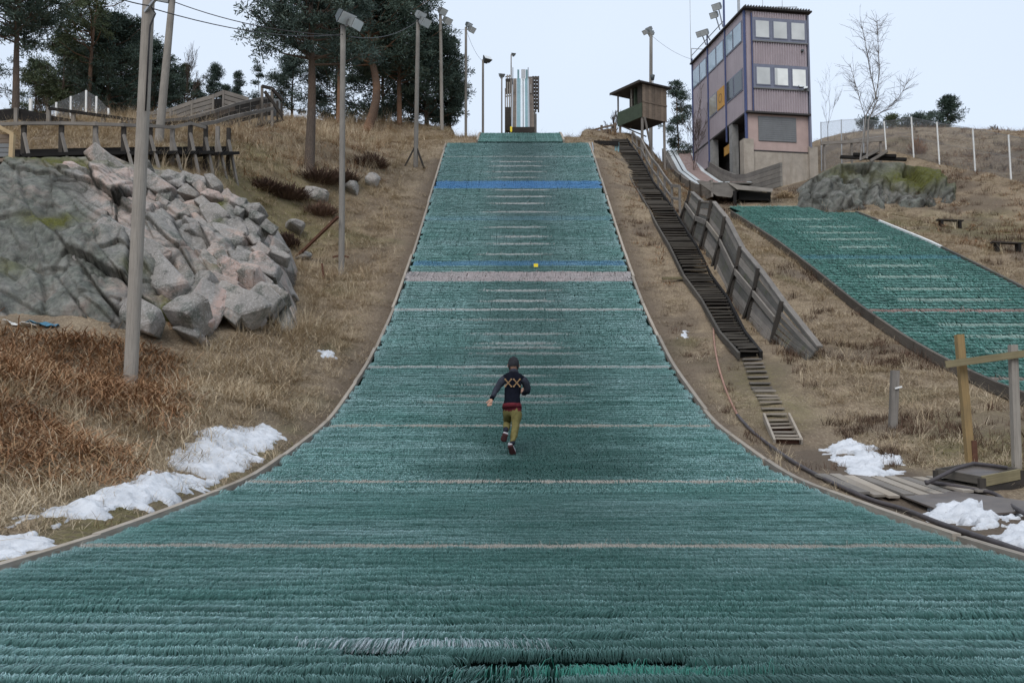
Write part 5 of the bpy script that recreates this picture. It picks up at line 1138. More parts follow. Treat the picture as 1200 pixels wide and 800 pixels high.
# ---------------------------------------------------------------- plank wall
pw = thing('plank_wall', 'long leaning wall of mossy grey planks between staircase and small slope', 'wall', (6.5, 30, 5))
wx = lambda y: float(np.interp(y, [22.3, 24.5, 27, 39.2], [6.36, 6.16, 6.10, 6.16]))
wyb = np.linspace(22.3, 36.8, 8)
wh = lambda y: float(np.interp(y, [22.3, 24, 27, 33, 36.8], [.35, .95, 1.5, 1.7, 1.15]))
for a, c in zip(wyb[:-1], wyb[1:]):
    nn = 7
    for k in range(nn):
        pass
        qa, qc = (k + .5) / nn, (k + .5) / nn; ha, hc = wh(a), wh(c); ga, gc = float(hz(wx(a), a)) - .08, float(hz(wx(c), c)) - .08; dx = rs2.uniform(-.012, .012)
        beam('plank', pw, (wx(a) + .36 * qa + dx, a + .006, ga + ha * qa), (wx(c) + .36 * qc + dx, c - .006, gc + hc * qc), .035, (ha + hc) / 2 / nn * .90, M['wood_mossy' if rs2.random() < .7 else 'wood_grey'], (.26, 0, 1))
    beam('capping', pw, (wx(a) + .38, a, ga + wh(a) + .03), (wx(c) + .38, c, gc + wh(c) + .03), .14, .05, M['wood_grey'])
for y in list(wyb)[1:]:
    g_ = float(hz(wx(y), y)); beam('stud', pw, (wx(y) - .07, y, g_ - .3), (wx(y) + .29, y, g_ + wh(y)), .09, .1, M['wood_dark'])
    if y > 25: beam('strut', pw, (wx(y) - .12, y + .3, g_ - .1), (wx(y) + .14, y - .2, g_ + wh(y) * .62), .07, .08, M['wood_dark'])
for a, c in zip(wyb[1:-1], wyb[2:]):
    z1, z2 = float(hz(wx(a), a)) + wh(a) * .56, float(hz(wx(c), c)) + wh(c) * .56; beam('waling', pw, (wx(a) + .10, a, z1), (wx(c) + .10, c, z2), .05, .16, M['edge' if 29 < a < 31 else 'wood_grey'])
sp_ = thing('loose_plank', 'single mossy plank lying across the grass left of the staircase', 'plank', ground_at(792, 331, 15)); g_ = ground_at(792, 331, 15); beam('board', sp_, lift(g_, .12) + Vector((-.42, 0, 0)), lift(g_, .12) + Vector((.5, 0, 0)), .14, .07, M['wood_olive'])
# ---------------------------------------------------------------- right foreground
gf = thing('timber_goal', 'yellowish goal like timber frame of two posts and a crossbar at right', 'goal', ground_at(1138, 545, 8))
gb1 = ground_at(1139, 547, 8); gb2 = at(1192, 560, gb1.y - .25); gb2 = gnd(gb2.x, gb2.y); Yg = gb1.y
t1 = at(1124, 392, Yg); beam('post', gf, lift(gb1, -.3), t1, .105, .105, M['wood_yellow']); t2 = at(1187, 404, gb2.y); beam('post', gf, lift(gb2, -.3), t2, .10, .10, M['wood_pole'])
beam('crossbar', gf, at(1108, 427, Yg - .1), at(1225, 411, gb2.y - .18), .06, .10, M['wood_olive'])
sk = thing('stake', 'short brown stake leaning against the yellow post of the timber frame', 'stake', gb1); beam('stake_shaft', sk, at(1143, 545, Yg - .05), at(1141, 516, Yg - .05), .07, .05, M['rust'])
fp = thing('fence_post', 'single weathered post standing alone in the grass right of the slope', 'post', ground_at(1045, 502, 12)); g_ = ground_at(1045, 502, 12); beam('post_shaft', fp, lift(g_, -.3), at(1049, 434, g_.y), .13, .12, M['wood_grey']); beam('tag_plate', fp, at(1049, 455, g_.y - .08), at(1057, 453, g_.y - .08), .03, .03, M['white'])
# open timber box over a drain
bx = thing('timber_box', 'shallow open timber box with a dark cover at the foot of the frame', 'box', ground_at(1140, 572, 7))
c0 = ground_at(1140, 570, 7); Yb = c0.y
def bq(px, py, Y): return at(px, py, Y)
q4 = [at(1098, 549, Yb + .15), at(1150, 558, Yb - .35), at(1196, 549, Yb + .05), at(1143, 541, Yb + .6)]
for i in range(4):
    a, c = q4[i], q4[(i + 1) % 4]; hh = (.10, .13, .07, .08)[i]; beam('side_board', bx, lift(a, -hh / 2), lift(c, -hh / 2), .045, hh, M['wood_olive' if i in (1,) else 'wood_step'])
    beam('side_board', bx, lift(a, -.19), lift(c, -.19), .04, .10, M['wood_dark'])
m_ = MB(); m_.plate([lift(p, -.055) for p in q4], (0, 0, -.02)); m_.build('cover', M['wetmat'], bx)
for a in q4: beam('corner_post', bx, lift(a, -.02), Vector((a.x, a.y, float(hz(a.x, a.y)) - .1)), .08, .08, M['wood_dark'])
# boardwalk of planks
bw = thing('boardwalk', 'weathered plank boardwalk lying on the mud in front of the timber box', 'boardwalk', ground_at(1060, 572, 8))
ba, bb = ground_at(990, 573, 8), ground_at(1125, 571, 8)
for k in range(9):
    t_ = k / 8; p = ba.lerp(bb, t_); a = lift(gnd(p.x + .10, p.y - .42), .05 + rs2.uniform(0, .015)); c = lift(gnd(p.x - .14, p.y + .55), .05 + rs2.uniform(0, .015)); beam('plank', bw, a, c, .155, .03, M['edge' if k % 3 else 'wood_grey'])
for py in (574, 567): pass
sl = thing('rubber_mat', 'flat grey rubber mat on the ground beside the last snow heap', 'mat', ground_at(1120, 594, 7))
m_ = MB(); cs = [ground_at(*q, 6) for q in ((1052, 584), (1120, 610), (1260, 600), (1120, 581))]; m_.plate([lift(c, .03) for c in cs], (0, 0, .02)); m_.build('mat_sheet', M['wetmat'], sl)
# hoses
def hose(label, pix, r, mat, h=.04, Yf=None):
    P = [lift(ground_at(a, c, 5), h) for a, c in pix]; Q = []
    for i in range(len(P) - 1):
        p0, p1, p2, p3 = P[max(i - 1, 0)], P[i], P[i + 1], P[min(i + 2, len(P) - 1)]
        for k in range(6): t_ = k / 6; Q.append(.5 * ((2 * p1) + (p2 - p0) * t_ + (2 * p0 - 5 * p1 + 4 * p2 - p3) * t_ ** 2 + (3 * p1 - p0 - 3 * p2 + p3) * t_ ** 3))
    Q.append(P[-1]); m_ = MB(); m_.tube(Q, r, 8); o = m_.build('hose', M[mat], None, True); return tag(o, label, 'hose')
hose('thick black hose running down beside the right edge of the slope', [(864, 489), (880, 507), (900, 523), (925, 541), (950, 556), (985, 574), (1020, 589), (1060, 601), (1100, 618), (1140, 632), (1185, 648), (1240, 668)], .029, 'hose')
hose('thin reddish hose hanging down the grass left of the staircase', [(836, 370), (837, 400), (842, 430), (852, 462), (864, 488)], .022, 'hose_red', .03)
hose('black hose looping over the rubber mat below the timber box', [(1085, 570), (1110, 574), (1140, 580), (1165, 585), (1182, 596), (1200, 608), (1230, 622)], .026, 'hose', .06)
o = MB(); o.tube([at(1086, 566, Yb - .5), at(1100, 559, Yb - .3), at(1120, 549, Yb - .1), at(1140, 543, Yb + .05), at(1160, 545, Yb + .1), at(1180, 548, Yb + .1)], .026, 8); o = o.build('hose', M['hose'], None, True); tag(o, 'black hose arching up onto the cover of the timber box', 'hose')
hb = hose('pale curled hose lying over the upper right edge of the slope', [(694, 170), (695, 180), (690, 188), (683, 194)], .03, 'galv', .12)
# benches on the right bank
for px, py, lab in ((1113, 267, 'low dark bench on the right bank, the upper of two'), (1180, 295, 'low dark bench on the right bank, the lower one near the photo border')):
    g_ = ground_at(px, py, 20); r = thing('bench', lab, 'bench', g_, 'low benches on the right bank')
    beam('seat', r, lift(g_, .30) + Vector((-.52, 0, .03)), lift(g_, .30) + Vector((.55, 0, -.02)),   .26, .05, M['wood_dark'])
    for s in (-.35, .4): beam('leg', r, lift(g_, -.15) + Vector((s, 0, 0)), lift(g_, .28) + Vector((s, 0, 0)), .10, .26, M['wood_black'])
# wind net fence on the right ridge
def netmat():
    t = NT('fence netting', .8, .2); u = t.uv(); w = t.n('TexChecker'); t.l(t.scale(u, (1, 1, 1)), w.inputs[0]); w.inputs['Scale'].default_value = 46
    t.b.inputs['Base Color'].default_value = (.21, .215, .225, 1); n_ = t.noise(u, 3, 3); t.l(t.math('MULTIPLY', w.outputs[1], t.rng(n_, .95, .7, .25, .6)), t.b.inputs['Alpha']); return t.m
M['net'] = netmat()
fr = thing('net_fence', 'wire net fence on white posts crossing the right ridge', 'fence', gz(1100, 185, 51))
fpx = [(962, 176, 143, 54), (986, 177, 140, 54), (1012, 178, 139, 54), (1039, 179, 142, 54), (1071, 182, 137, 52.5), (1101, 187, 143, 51), (1143, 197, 150, 49), (1185, 207, 158, 46.5), (1235, 219, 168, 44)]
tops = []
for k, (px, pb, pt, Y) in enumerate(fpx):
    g_ = gz(px, pb, Y); t_ = at(px - (3 if k > 2 else 0), pt, Y); beam('post', fr, lift(g_, -.3), t_, .065 if k > 2 else .04, .065 if k > 2 else .04, M['white'] if k > 2 else M['galv']); tops.append((g_, t_))
for (a, b_), (c, d) in zip(tops[:-1], tops[1:]):
    L1 = (c - a).length; m_ = MB(); m_.add([a, c, d, b_], [(0, 1, 2, 3)], [[(0, 0), (L1, 0), (L1, 1.9), (0, 1.9)]]); m_.build('net', M['net'], fr)
    for f in (.98, .5): beam('wire', fr, a.lerp(b_, f), c.lerp(d, f), .012, .012, M['galv'])
# peaked netting behind the trestle
nf = thing('peaked_net_screen', 'peaked grey netting screen on white posts above the wooden track', 'screen', gz(105, 140, 44))
pk = [(60, 137, 124), (66, 138, 120), (83, 139, 113), (101, 141, 106), (113, 141, 113), (127, 140, 127), (133, 140, 138)]
pk3 = [(at(px, pb, 44), at(px, pt, 44)) for px, pb, pt in pk]
for k in (1, 2, 3, 4, 5): beam('post', nf, lift(pk3[k][0], -.6), pk3[k][1], .075, .075, M['white'])
for (a, b_), (c, d) in zip(pk3[:-1], pk3[1:]):
    L1 = (c - a).length; m_ = MB(); m_.add([a, c, d, b_], [(0, 1, 2, 3)], [[(0, 0), (L1, 0), (L1, (d - c).length), (0, (b_ - a).length)]]); m_.build('net', M['net'], nf)
wp = thing('white_post', 'short white post between the left border pine and the peaked netting', 'post', gz(36, 135, 44)); beam('post_shaft', wp, lift(gz(36, 138, 44), -.3), at(36, 116, 44), .12, .12, M['white'])
# ---------------------------------------------------------------- old wooden track on trestles
tt = thing('wooden_ski_track', 'old grey wooden ski track on braced trestles along the left bank', 'trestle', at(120, 185, 29))
front = [(-60, 148, 186, 28.2), (28, 144, 186, 28.5), (72, 144, 184, 28.8), (112, 145, 178, 29), (145, 146, 184, 29.4), (176, 147, 180, 30), (202, 149, 182, 30.5), (223, 144, 184, 31), (241, 149, 180, 31.5), (255, 150, 175, 32.3), (268, 152, 170, 33)]
for k, (px, pt, pb, Y) in enumerate(front):
    b = gz(px, pb, Y); tpt = at(px, pt, Y); beam('post', tt, lift(b, -.4), lift(tpt, .05), .12, .12, M['wood_dark' if k % 3 else 'wood_grey'])
    beam('brace', tt, at(px, pt + 12, Y - .05), lift(gz(px + 13, pb + 3, Y - .3), -.2), .08, .07, M['wood_grey'])
    if k < len(front) - 1:
        x2, p2, b2, Y2 = front[k + 1]
        if k < 8: beam('rail', tt, at(px, pt + .5, Y - .1), at(x2, p2 + .5, Y2 - .1), .05, .10, M['wood_grey'])
        beam('deck_edge', tt, at(px, np.interp(px, [0, 120, 270], [187, 183, 180]), Y + .1), at(x2, np.interp(x2, [0, 120, 270], [187, 183, 180]), Y2 + .1), .8, .10, M['wood_black'])
        beam('deck_board', tt, at(px, np.interp(px, [0, 120, 270], [180, 177, 175]), Y + .4), at(x2, np.interp(x2, [0, 120, 270], [180, 177, 175]), Y2 + .4), .06, .2, M['wood_black'])
rise = [(234, 146, 33), (252, 143, 34.5), (268, 138, 36), (285, 134, 38), (302, 131, 40), (320, 127, 42)]
for (a, c, Y), (a2, c2, Y2) in zip(rise[:-1], rise[1:]): beam('rail', tt, at(a, c, Y), at(a2, c2, Y2), .07, .12, M['wood_grey'])
chute = [(150, 143, 35), (185, 142, 36), (220, 139, 37.5), (250, 131, 39), (275, 122.5, 41), (300, 116.5, 43), (318, 114, 45)]
for k, ((a, c, Y), (a2, c2, Y2)) in enumerate(zip(chute[:-1], chute[1:])):
    beam('rail', tt, at(a, c, Y), at(a2, c2, Y2), .08, .12, M['wood_grey']); n_ = 4
    for j in range(n_): beam('side_plank', tt, lift(at(a, c, Y), -.16 - .2 * j), lift(at(a2, c2, Y2), -.16 - .2 * j), .04, .165, M['wood_dark' if (k + j) % 3 else 'wood_brown'])
    if k > 1: 
        for f in (.2, .7): p = at(a, c, Y).lerp(at(a2, c2, Y2), f); beam('stud', tt, lift(p, .04), lift(p, -1.15), .07, .07, M['wood_grey'])
    beam('deck_board', tt, lift(at(a, c, Y), -.95) + Vector((0, .5, 0)), lift(at(a2, c2, Y2), -.95) + Vector((0, .5, 0)), 1.0, .06, M['wood_dark'])
for px, pt, Y in ((307, 101, 43.5), (319, 104, 43.2)): beam('post', tt, at(px, pt, Y), lift(gz(px, 142, Y), -.3), .11, .11, M['wood_grey'])
for a, c in (((307, 101), (319, 104)), ((319, 104), (331, 118)), ((310, 107), (331, 136))): beam('rail', tt, at(*a, 43), at(*c, 43.4), .10, .13, M['wood_dark'])
m_ = MB(); m_.plate([at(304, 116, 45), at(327, 116, 45), at(331, 138, 45), at(304, 132, 45)], (0, .1, 0)); m_.build('back_screen', M['shutter'], tt)
for px in (312, 319, 325, 330): beam('post', tt, at(px, 112 + (px - 312) * .5, 44.6), at(px, 140, 44.6), .09, .09, M['wood_dark'])
up = thing('upper_ski_track', 'dark upper wooden track with a roof like rail behind the braced trestles', 'trestle', at(60, 140, 36))
P = [(-60, 131, 36), (0, 131, 36), (20, 129, 36), (57, 137, 36)]
for (a, c, Y), (a2, c2, Y2) in zip(P[:-1], P[1:]):
    for j in range(3): beam('plank', up, at(a, c + j * 4.2, Y - .02 * j), at(a2, c2 + j * 3.6, Y2 - .02 * j), .06, .15, M['wood_black'])
P = [(57, 127, 35.8), (100, 133, 35.8), (160, 141, 35.8), (185, 144, 35.8)]
for (a, c, Y), (a2, c2, Y2) in zip(P[:-1], P[1:]): beam('rail', up, at(a, c, Y), at(a2, c2, Y2), .09, .10, M['wood_black'])
for px, pt, pb in ((57, 126, 155), (19, 127, 152), (86, 131, 148), (121, 137, 152), (145, 140, 158)): beam('post', up, at(px, pt, 35.9), lift(gz(px, pb, 35.9), -.3), .13, .13, M['wood_grey'])
for k, (a, c) in enumerate((((57, 137), (84, 142)), ((57, 141), (84, 146)), ((84, 142), (150, 150)), ((84, 147), (150, 155)))): beam('plank', up, at(*a, 36.1), at(*c, 36.1), .05, .12, M['wood_dark' if k < 2 else 'wood_grey'])
rt_ = thing('ridge_fence', 'grey plank fence with a dark gap on the ridge behind the wooden track', 'fence', gz(215, 135, 50))
P = [(172, 134, 50), (200, 129, 50), (225, 120, 50), (250, 113, 50), (262, 108, 50), (290, 116, 50)]
for (a, c, Y), (a2, c2, Y2) in zip(P[:-1], P[1:]):
    for j in range(4):
        if a == 250 and j: continue
        beam('plank', rt_, lift(at(a, c, Y), -.25 * j), lift(at(a2, c2, Y2), -.25 * j), .05, .2, M['wood_grey'])
for a, c, Y in P: beam('post', rt_, lift(at(a, c - 2, Y), 0), lift(at(a, c, Y), -1.6), .1, .1, M['wood_grey'])
m_ = MB(); m_.plate([at(245, 118, 51), at(270, 113, 51), at(290, 118, 51), at(290, 130, 51), at(245, 130, 51)], (0, .2, 0)); m_.build('dark_panel', M['wood_black'], rt_)
# pale new frame at the left border
lf = thing('wooden_booth', 'end of a pale new wooden frame with a slanting top at the left border', 'booth', gz(14, 187, 26))
beam('post', lf, lift(gz(13, 192, 26), -.3), at(14.5, 158, 26), .11, .11, M['wood_pale']); beam('slanting_rail', lf, at(-8, 145, 26), at(16, 158, 26), .08, .10, M['wood_pale']); beam('sill', lf, at(-20, 188, 26), at(11, 188, 26), .1, .09, M['wood_brown'])
for k in range(5): beam('board', lf, at(-14, 160 + k * 5.4, 26.1), at(11, 160 + k * 5.4, 26.1), .04, .11, M['wood_brown' if k < 2 else 'shutter'])
# struts and stakes near the first floodlight pole
gS = ground_at(347, 302, 15); o = beam('leaning_strut', None, gS, at(396, 254, pC.location.y - .3), .08, .08, M['rust']); tag(o, 'slanting brown strut leaning towards the first floodlight pole', 'strut')
g_ = ground_at(380, 327, 15); o = beam('stake', None, lift(g_, -.1), lift(g_, .48) + Vector((-.08, 0, 0)), .055, .055, M['rust']); tag(o, 'short dark stake in the grass left of the first floodlight pole', 'stake')
# pale sheet litter under the rock
db = thing('plastic_sheet', 'crumpled blue white plastic sheet lying at the foot of the rock', 'sheet', ground_at(35, 380, 12)); g_ = ground_at(38, 384, 12); rs3 = random.Random(2)
for nm, dx, mt, L in (('white_fold', -.22, 'white', .55), ('blue_fold', .2, 'blueplast', .5)):
    m_ = MB(); n_ = 7; gq = [[g_ + Vector((dx + (i / n_ - .5) * L * 1.2, j * .11 - .1, .06 - .04 * abs(i / n_ - .5) * j + rs3.uniform(0, .1) - i * .008)) for i in range(n_ + 1)] for j in range(3)]
    for j in range(2):
        for i in range(n_): m_.plate([gq[j][i], gq[j][i + 1], gq[j + 1][i + 1], gq[j + 1][i]], (0, 0, -.012))
    m_.build(nm, M[mt], db)
# ---------------------------------------------------------------- snow patches
t = NT('old granular snow', .7, .3); p = t.pos(); a = t.noise(p, 2.6, 6, .65); b = t.noise(p, 26, 4, .7); c_ = t.noise(p, 7, 5, .75)
col = t.ramp(a, (.3, (.45, .465, .49)), (.62, (.63, .645, .675)))
col = t.mix(t.rng(c_, .55, .75, 0, .6), col, (.30, .28, .26)); t.col(col); t.bump(t.math('ADD', b, t.math('MULTIPLY', a, 1.5)), .6, .03)
t.b.inputs['Subsurface Weight'].default_value = .0; M['snow'] = t.m
def snow(label, poly, h, seed, res=.055, lump=.5, group='melting snow patches'):
    """melting snow over the ground inside an outline given in photo pixels"""
    P = [ground_at(x, y, 4) for x, y in poly]; px = np.array([q.x for q in P]); py = np.array([q.y for q in P])
    x0, x1, y0, y1 = px.min() - .15, px.max() + .15, py.min() - .15, py.max() + .15
    res *= .6; X, Y = np.meshgrid(np.arange(x0, x1, res), np.arange(y0, y1, res)); X = X + fbm(X, Y, 3, 2, seed) * .02
    XA = X + fbm(X, Y, 4.3, 5, seed + 5) * .15; YA = Y + fbm(X, Y, 4.3, 5, seed + 6) * .20
    n_ = len(px); ins = np.zeros(X.shape, bool); dist = np.full(X.shape, 9.)
    for i in range(n_):
        ax_, ay, bx_, by = px[i], py[i], px[(i + 1) % n_], py[(i + 1) % n_]
        ins ^= ((ay > YA) != (by > YA)) & (XA < (bx_ - ax_) * (YA - ay) / (by - ay + 1e-9) + ax_)
        tt_ = np.clip(((XA - ax_) * (bx_ - ax_) + (YA - ay) * (by - ay)) / ((bx_ - ax_) ** 2 + (by - ay) ** 2 + 1e-9), 0, 1); dist = np.minimum(dist, np.hypot(XA - ax_ - tt_ * (bx_ - ax_), YA - ay - tt_ * (by - ay)))
    sd = np.where(ins, dist, -dist); hole = fbm(X, Y, 1.6, 3, seed + 9) > .62; sd = np.where(hole, np.minimum(sd, -.02), sd)
    prof_ = np.clip(sd / (.22 + .2 * lump), 0, 1) ** .45
    res = res; H = h * .62 * prof_ * (1 + lump * (fbm(X, Y, 2.1, 3, seed + 1) * .9 + fbm(X, Y, 7, 3, seed + 2) * .35)) + (fbm(X, Y, 11, 3, seed + 3) * .03 * np.clip(sd / .1, 0, 1))
    Z = hz(X, Y) + np.where(sd > 0, np.maximum(H, .012), -.10)
    ny_, nx_ = X.shape; idx = np.arange(nx_ * ny_).reshape(ny_, nx_); keep = np.zeros((ny_ - 1, nx_ - 1), bool); s_ = sd > -.10
    keep = s_[:-1, :-1] | s_[1:, :-1] | s_[:-1, 1:] | s_[1:, 1:]
    Fq = np.stack([idx[:-1, :-1], idx[:-1, 1:], idx[1:, 1:], idx[1:, :-1]], -1)[keep]; u_, inv = np.unique(Fq, return_inverse=True)
    V = np.stack([X, Y, Z], -1).reshape(-1, 3)[u_]; o = npmesh('snow_patch', V, inv.reshape(-1, 4), M['snow'], None, None, True); tag(o, label, 'snow', group)
    ii = (sd > .02) & (np.random.rand(*X.shape) < .35)
    for a_, b_ in zip(X[ii], Y[ii]): SNOWC.append((a_, b_))
    return o
SNOWC = []
snow('longest melting snow patch along the left edge of the slope', [(22, 592), (60, 600), (110, 583), (160, 560), (200, 540), (222, 516), (268, 504), (285, 500), (318, 500), (338, 516), (310, 530), (305, 545), (280, 555), (255, 570), (210, 582), (180, 595), (140, 603), (115, 615), (80, 616), (50, 618), (85, 606), (60, 606)], .10, 1, .045, .6)
snow('small snow patch at the left border beside the mat edge', [(-60, 640), (0, 634), (18, 628), (50, 632), (74, 640), (40, 652), (0, 662), (-70, 676)], .07, 2, .035, .4)
snow('tiny snow lump between the two left snow patches', [(10, 606), (22, 610), (26, 616), (14, 615)], .03, 3, .025, .2)
snow('small snow patch high in the grass left of the slope', [(371, 411), (385, 409), (394, 416), (395, 421), (381, 422)], .07, 4, .03, .2)
snow('flat round snow patch in the mud right of the slope', [(962, 530), (970, 519), (1000, 516), (1015, 524), (1040, 530), (1060, 544), (1052, 554), (1030, 558), (1000, 556), (985, 546)], .09, 5, .035, .4)
snow('thick grey stained snow heap beside the rubber mat', [(1080, 606), (1100, 594), (1140, 590), (1165, 598), (1196, 604), (1185, 612), (1165, 606), (1172, 618), (1150, 622), (1125, 614), (1105, 614)], .16, 6, .028, .8)
snow('snow heap cut off by the right border of the photo', [(1176, 634), (1190, 620), (1225, 612), (1260, 640), (1225, 652), (1190, 644)], .15, 7, .03, .6)
snow('two small snow crumbs in the grass left of the staircase', [(797, 388), (804, 387), (806, 394), (799, 398), (796, 394)], .07, 8, .025, .3)
S_ = np.array(SNOWC); SNOWP.extend([(a_, b_, .09) for a_, b_ in S_[np.random.permutation(len(S_))[:900]]])
plant_field()
# heather on the left bank
for k, (px, py, w, h, lab) in enumerate([(432, 196, .95, .6, 'large dark heather clump right of the first floodlight pole'), (372, 214, 1.2, .5, 'long dark heather clump above the grey boulders'), (400, 212, .8, .45, 'dark heather clump directly behind the first floodlight pole'), (335, 232, 1.0, .5, 'dark heather clump at the top right of the cracked outcrop'),
        (375, 252, .7, .45, 'heather clump with yellow moss below the grey boulders'), (335, 288, .5, .4, 'small heather clump beside the moss at the outcrop edge'), (310, 222, .8, .4, 'heather clump on the upper rim of the cracked outcrop')]):
    bush('heather_bush', lab, 'bush', px, py, w, h, 300 + k, M['heather'], 'heather clumps on the left bank', 700)
for k, (px, py, w, h, lab) in enumerate([(985, 236, .6, .5, 'straw coloured bush at the upper edge of the small slope'), (920, 232, .5, .35, 'low grass clump between take off ramp and rock hump'), (1075, 180, .6, .9, 'reddish shrub among the white fence posts'), (215, 78 + 310, .35, .5, 'dead weeds at the foot of the nearest pole')]):
    bush('dry_bush', lab, 'bush', px, py, w, h, 320 + k, M['straw' if k < 2 else 'bracken'], None, 300)

# ---------------------------------------------------------------- the runner
def fabric(name, c, k=.25):
    t = NT(name, .95, .05); p = t.pos(); a = t.noise(p, 14, 4, .6); t.col(t.ramp(a, (.3, lerp3(c, 1 - k)), (.7, lerp3(c, 1 + k)))); t.bump(t.noise(p, 9, 4), .25, .02); return t.m
M['skin'] = fabric('skin', (.42, .25, .18), .08); M['navy'] = fabric('navy jacket fabric', (.007, .008, .013)); M['charcoal'] = fabric('charcoal sleeve', (.032, .035, .046)); M['khaki'] = fabric('khaki trousers', (.145, .125, .050)); M['maroon'] = fabric('maroon shirt', (.10, .018, .024))
M['tan'] = flat('tan embroidery', (.33, .20, .10), .8, .1); M['shoe'] = fabric('grey white shoe', (.40, .39, .41)); M['sole'] = flat('dark red sole', (.06, .02, .02), .8, .2); M['sock'] = fabric('striped dark sock', (.02, .022, .03)); M['hair'] = fabric('dark grey beanie', (.030, .030, .034))
YR = 15.05; ys_ = np.arange(8, 25, .01); YR = float(ys_[np.argmin([abs(py_of((0, y, float(prof(y)) + .02)) - 534.5) for y in ys_])])
def J(px, py, dy): return at(px, py, YR + dy)
pr = thing('person', 'person in dark jacket and khaki trousers running up the mat slope', 'person', (J(601, 533, 0).x, YR, float(prof(YR)) + .02)); PW = wloc(pr)
def skin(name, joints, edges, mats, region, root_i=0, sub=2, parent=pr):
    me = bpy.data.meshes.new(name); bm = bmesh.new(); vs = [bm.verts.new(Vector(j[0]) - PW) for j in joints]
    for a, c in edges: bm.edges.new((vs[a], vs[c]))
    bm.to_mesh(me); bm.free(); o = bpy.data.objects.new(name + '_cage', me); COL.objects.link(o)
    md = o.modifiers.new('s', 'SKIN'); md.use_smooth_shade = True
    for i, j in enumerate(joints):
        r = j[1]; me.skin_vertices[0].data[i].radius = r if hasattr(r, '__len__') else (r, r)
    me.skin_vertices[0].data[root_i].use_root = True
    ms = o.modifiers.new('ss', 'SUBSURF'); ms.levels = sub; ms.render_levels = sub
    dg = bpy.context.evaluated_depsgraph_get(); m2 = bpy.data.meshes.new_from_object(o.evaluated_get(dg)); m2.name = name
    bpy.data.objects.remove(o); m2.materials.clear()
    for m in mats: m2.materials.append(m)
    if name == 'body':
        for v in m2.vertices:      # soft creases in the cloth
            q = v.co; k = pnoise(Vector((q.x * 16, q.y * 16, q.z * 11))) * .012 + pnoise(Vector((q.x * 34, q.y * 34, q.z * 30 + 5))) * .006; v.co += v.normal * k
    P = [Vector(j[0]) - PW for j in joints]
    for f in m2.polygons:
        c = f.center; best = None
        for ei, (a, b_) in enumerate(edges):
            d = P[b_] - P[a]; t_ = min(1, max(0, (c - P[a]).dot(d) / max(d.length_squared, 1e-9))); q = (c - P[a] - d * t_).length
            if best is None or q < best[0]: best = (q, ei, t_)
        f.material_index = region(best[1], best[2], c); f.use_smooth = True
    return link(name, m2, parent)
jt_ = [(J(600, 479, .32), (.135, .105)), (J(600, 468, .36), (.125, .095)), (J(600.5, 455, .42), (.145, .105)), (J(602, 443.5, .48), (.15, .095)), (J(602, 437, .53), .058), (J(601.8, 433.5, .56), .05),
       (J(594, 443, .47), .075), (J(588.5, 446, .46), .066), (J(580.5, 458.5, .36), .048), (J(576.8, 466, .26), .032),
       (J(610, 443.5, .47), .075), (J(615, 446, .46), .066), (J(619, 458, .50), .05), (J(613, 461, .74), .034),
       (J(605.5, 482, .30), (.10, .10)), (J(604.5, 499, .26), .064), (J(602.2, 510, .13), .056), (J(600, 519.5, .02), .038),
       (J(595.5, 482, .33), (.095, .095)), (J(594.5, 496, .55), .062), (J(593.6, 500, .32), .054), (J(592.6, 504.5, .06), .037)]
ed_ = [(0, 1), (1, 2), (2, 3), (3, 4), (4, 5), (3, 6), (6, 7), (7, 8), (8, 9), (3, 10), (10, 11), (11, 12), (12, 13), (0, 14), (14, 15), (15, 16), (16, 17), (0, 18), (18, 19), (19, 20), (20, 21)]
def reg(e, t_, c):
    if e == 4: return 3
    if e <= 3: return 0 if c.z + PW.z > J(600, 474.5, .32).z else (4 if c.z + PW.z > J(600, 481.5, .32).z else 2)
    if e in (5, 9): return 0
    if e in (6, 10): return 0 if t_ < .5 else 1
    if e in (7, 8, 11, 12): return 1
    if e in (13, 17): return 4 if c.z + PW.z > J(600, 481.5, .32).z else 2
    return 2
skin('body', jt_, ed_, [M['navy'], M['charcoal'], M['khaki'], M['skin'], M['maroon']], reg)
# head with face, ears, beanie
hc = J(601.8, 427.5, .60); bm = bmesh.new(); bmesh.ops.create_uvsphere(bm, u_segments=20, v_segments=14, radius=1)
for v in bm.verts:
    x, y, z = v.co; k = 1 - .18 * max(0, -z) ; v.co = Vector((x * .078 * k, y * .098 * (1 - .12 * max(0, -z)), z * .118))
    if y > .75 and abs(x) < .25 and -.35 < z < .15: v.co.y += .02          # nose, turned away uphill
    if y > .8 and abs(x) < .35 and -.65 < z < -.45: v.co.y -= .006         # mouth line
bmesh.ops.translate(bm, verts=bm.verts, vec=hc - PW); me = bpy.data.meshes.new('head'); bm.to_mesh(me); bm.free(); me.materials.append(M['skin']); me.polygons.foreach_set('use_smooth', [True] * len(me.polygons)); hd = link('head', me, pr)
def ball(name, c, s, mat, par, seg=10, zmin=None):
    bm = bmesh.new(); bmesh.ops.create_uvsphere(bm, u_segments=seg * 2, v_segments=seg, radius=1)
    if zmin is not None: bmesh.ops.delete(bm, geom=[v for v in bm.verts if v.co.z + v.co.y * .35 < zmin], context='VERTS')
    for v in bm.verts: v.co = Vector((v.co.x * s[0], v.co.y * s[1], v.co.z * s[2]))
    bmesh.ops.translate(bm, verts=bm.verts, vec=Vector(c) - PW); me = bpy.data.meshes.new(name); bm.to_mesh(me); bm.free(); me.materials.append(mat); me.polygons.foreach_set('use_smooth', [True] * len(me.polygons)); return link(name, me, par)
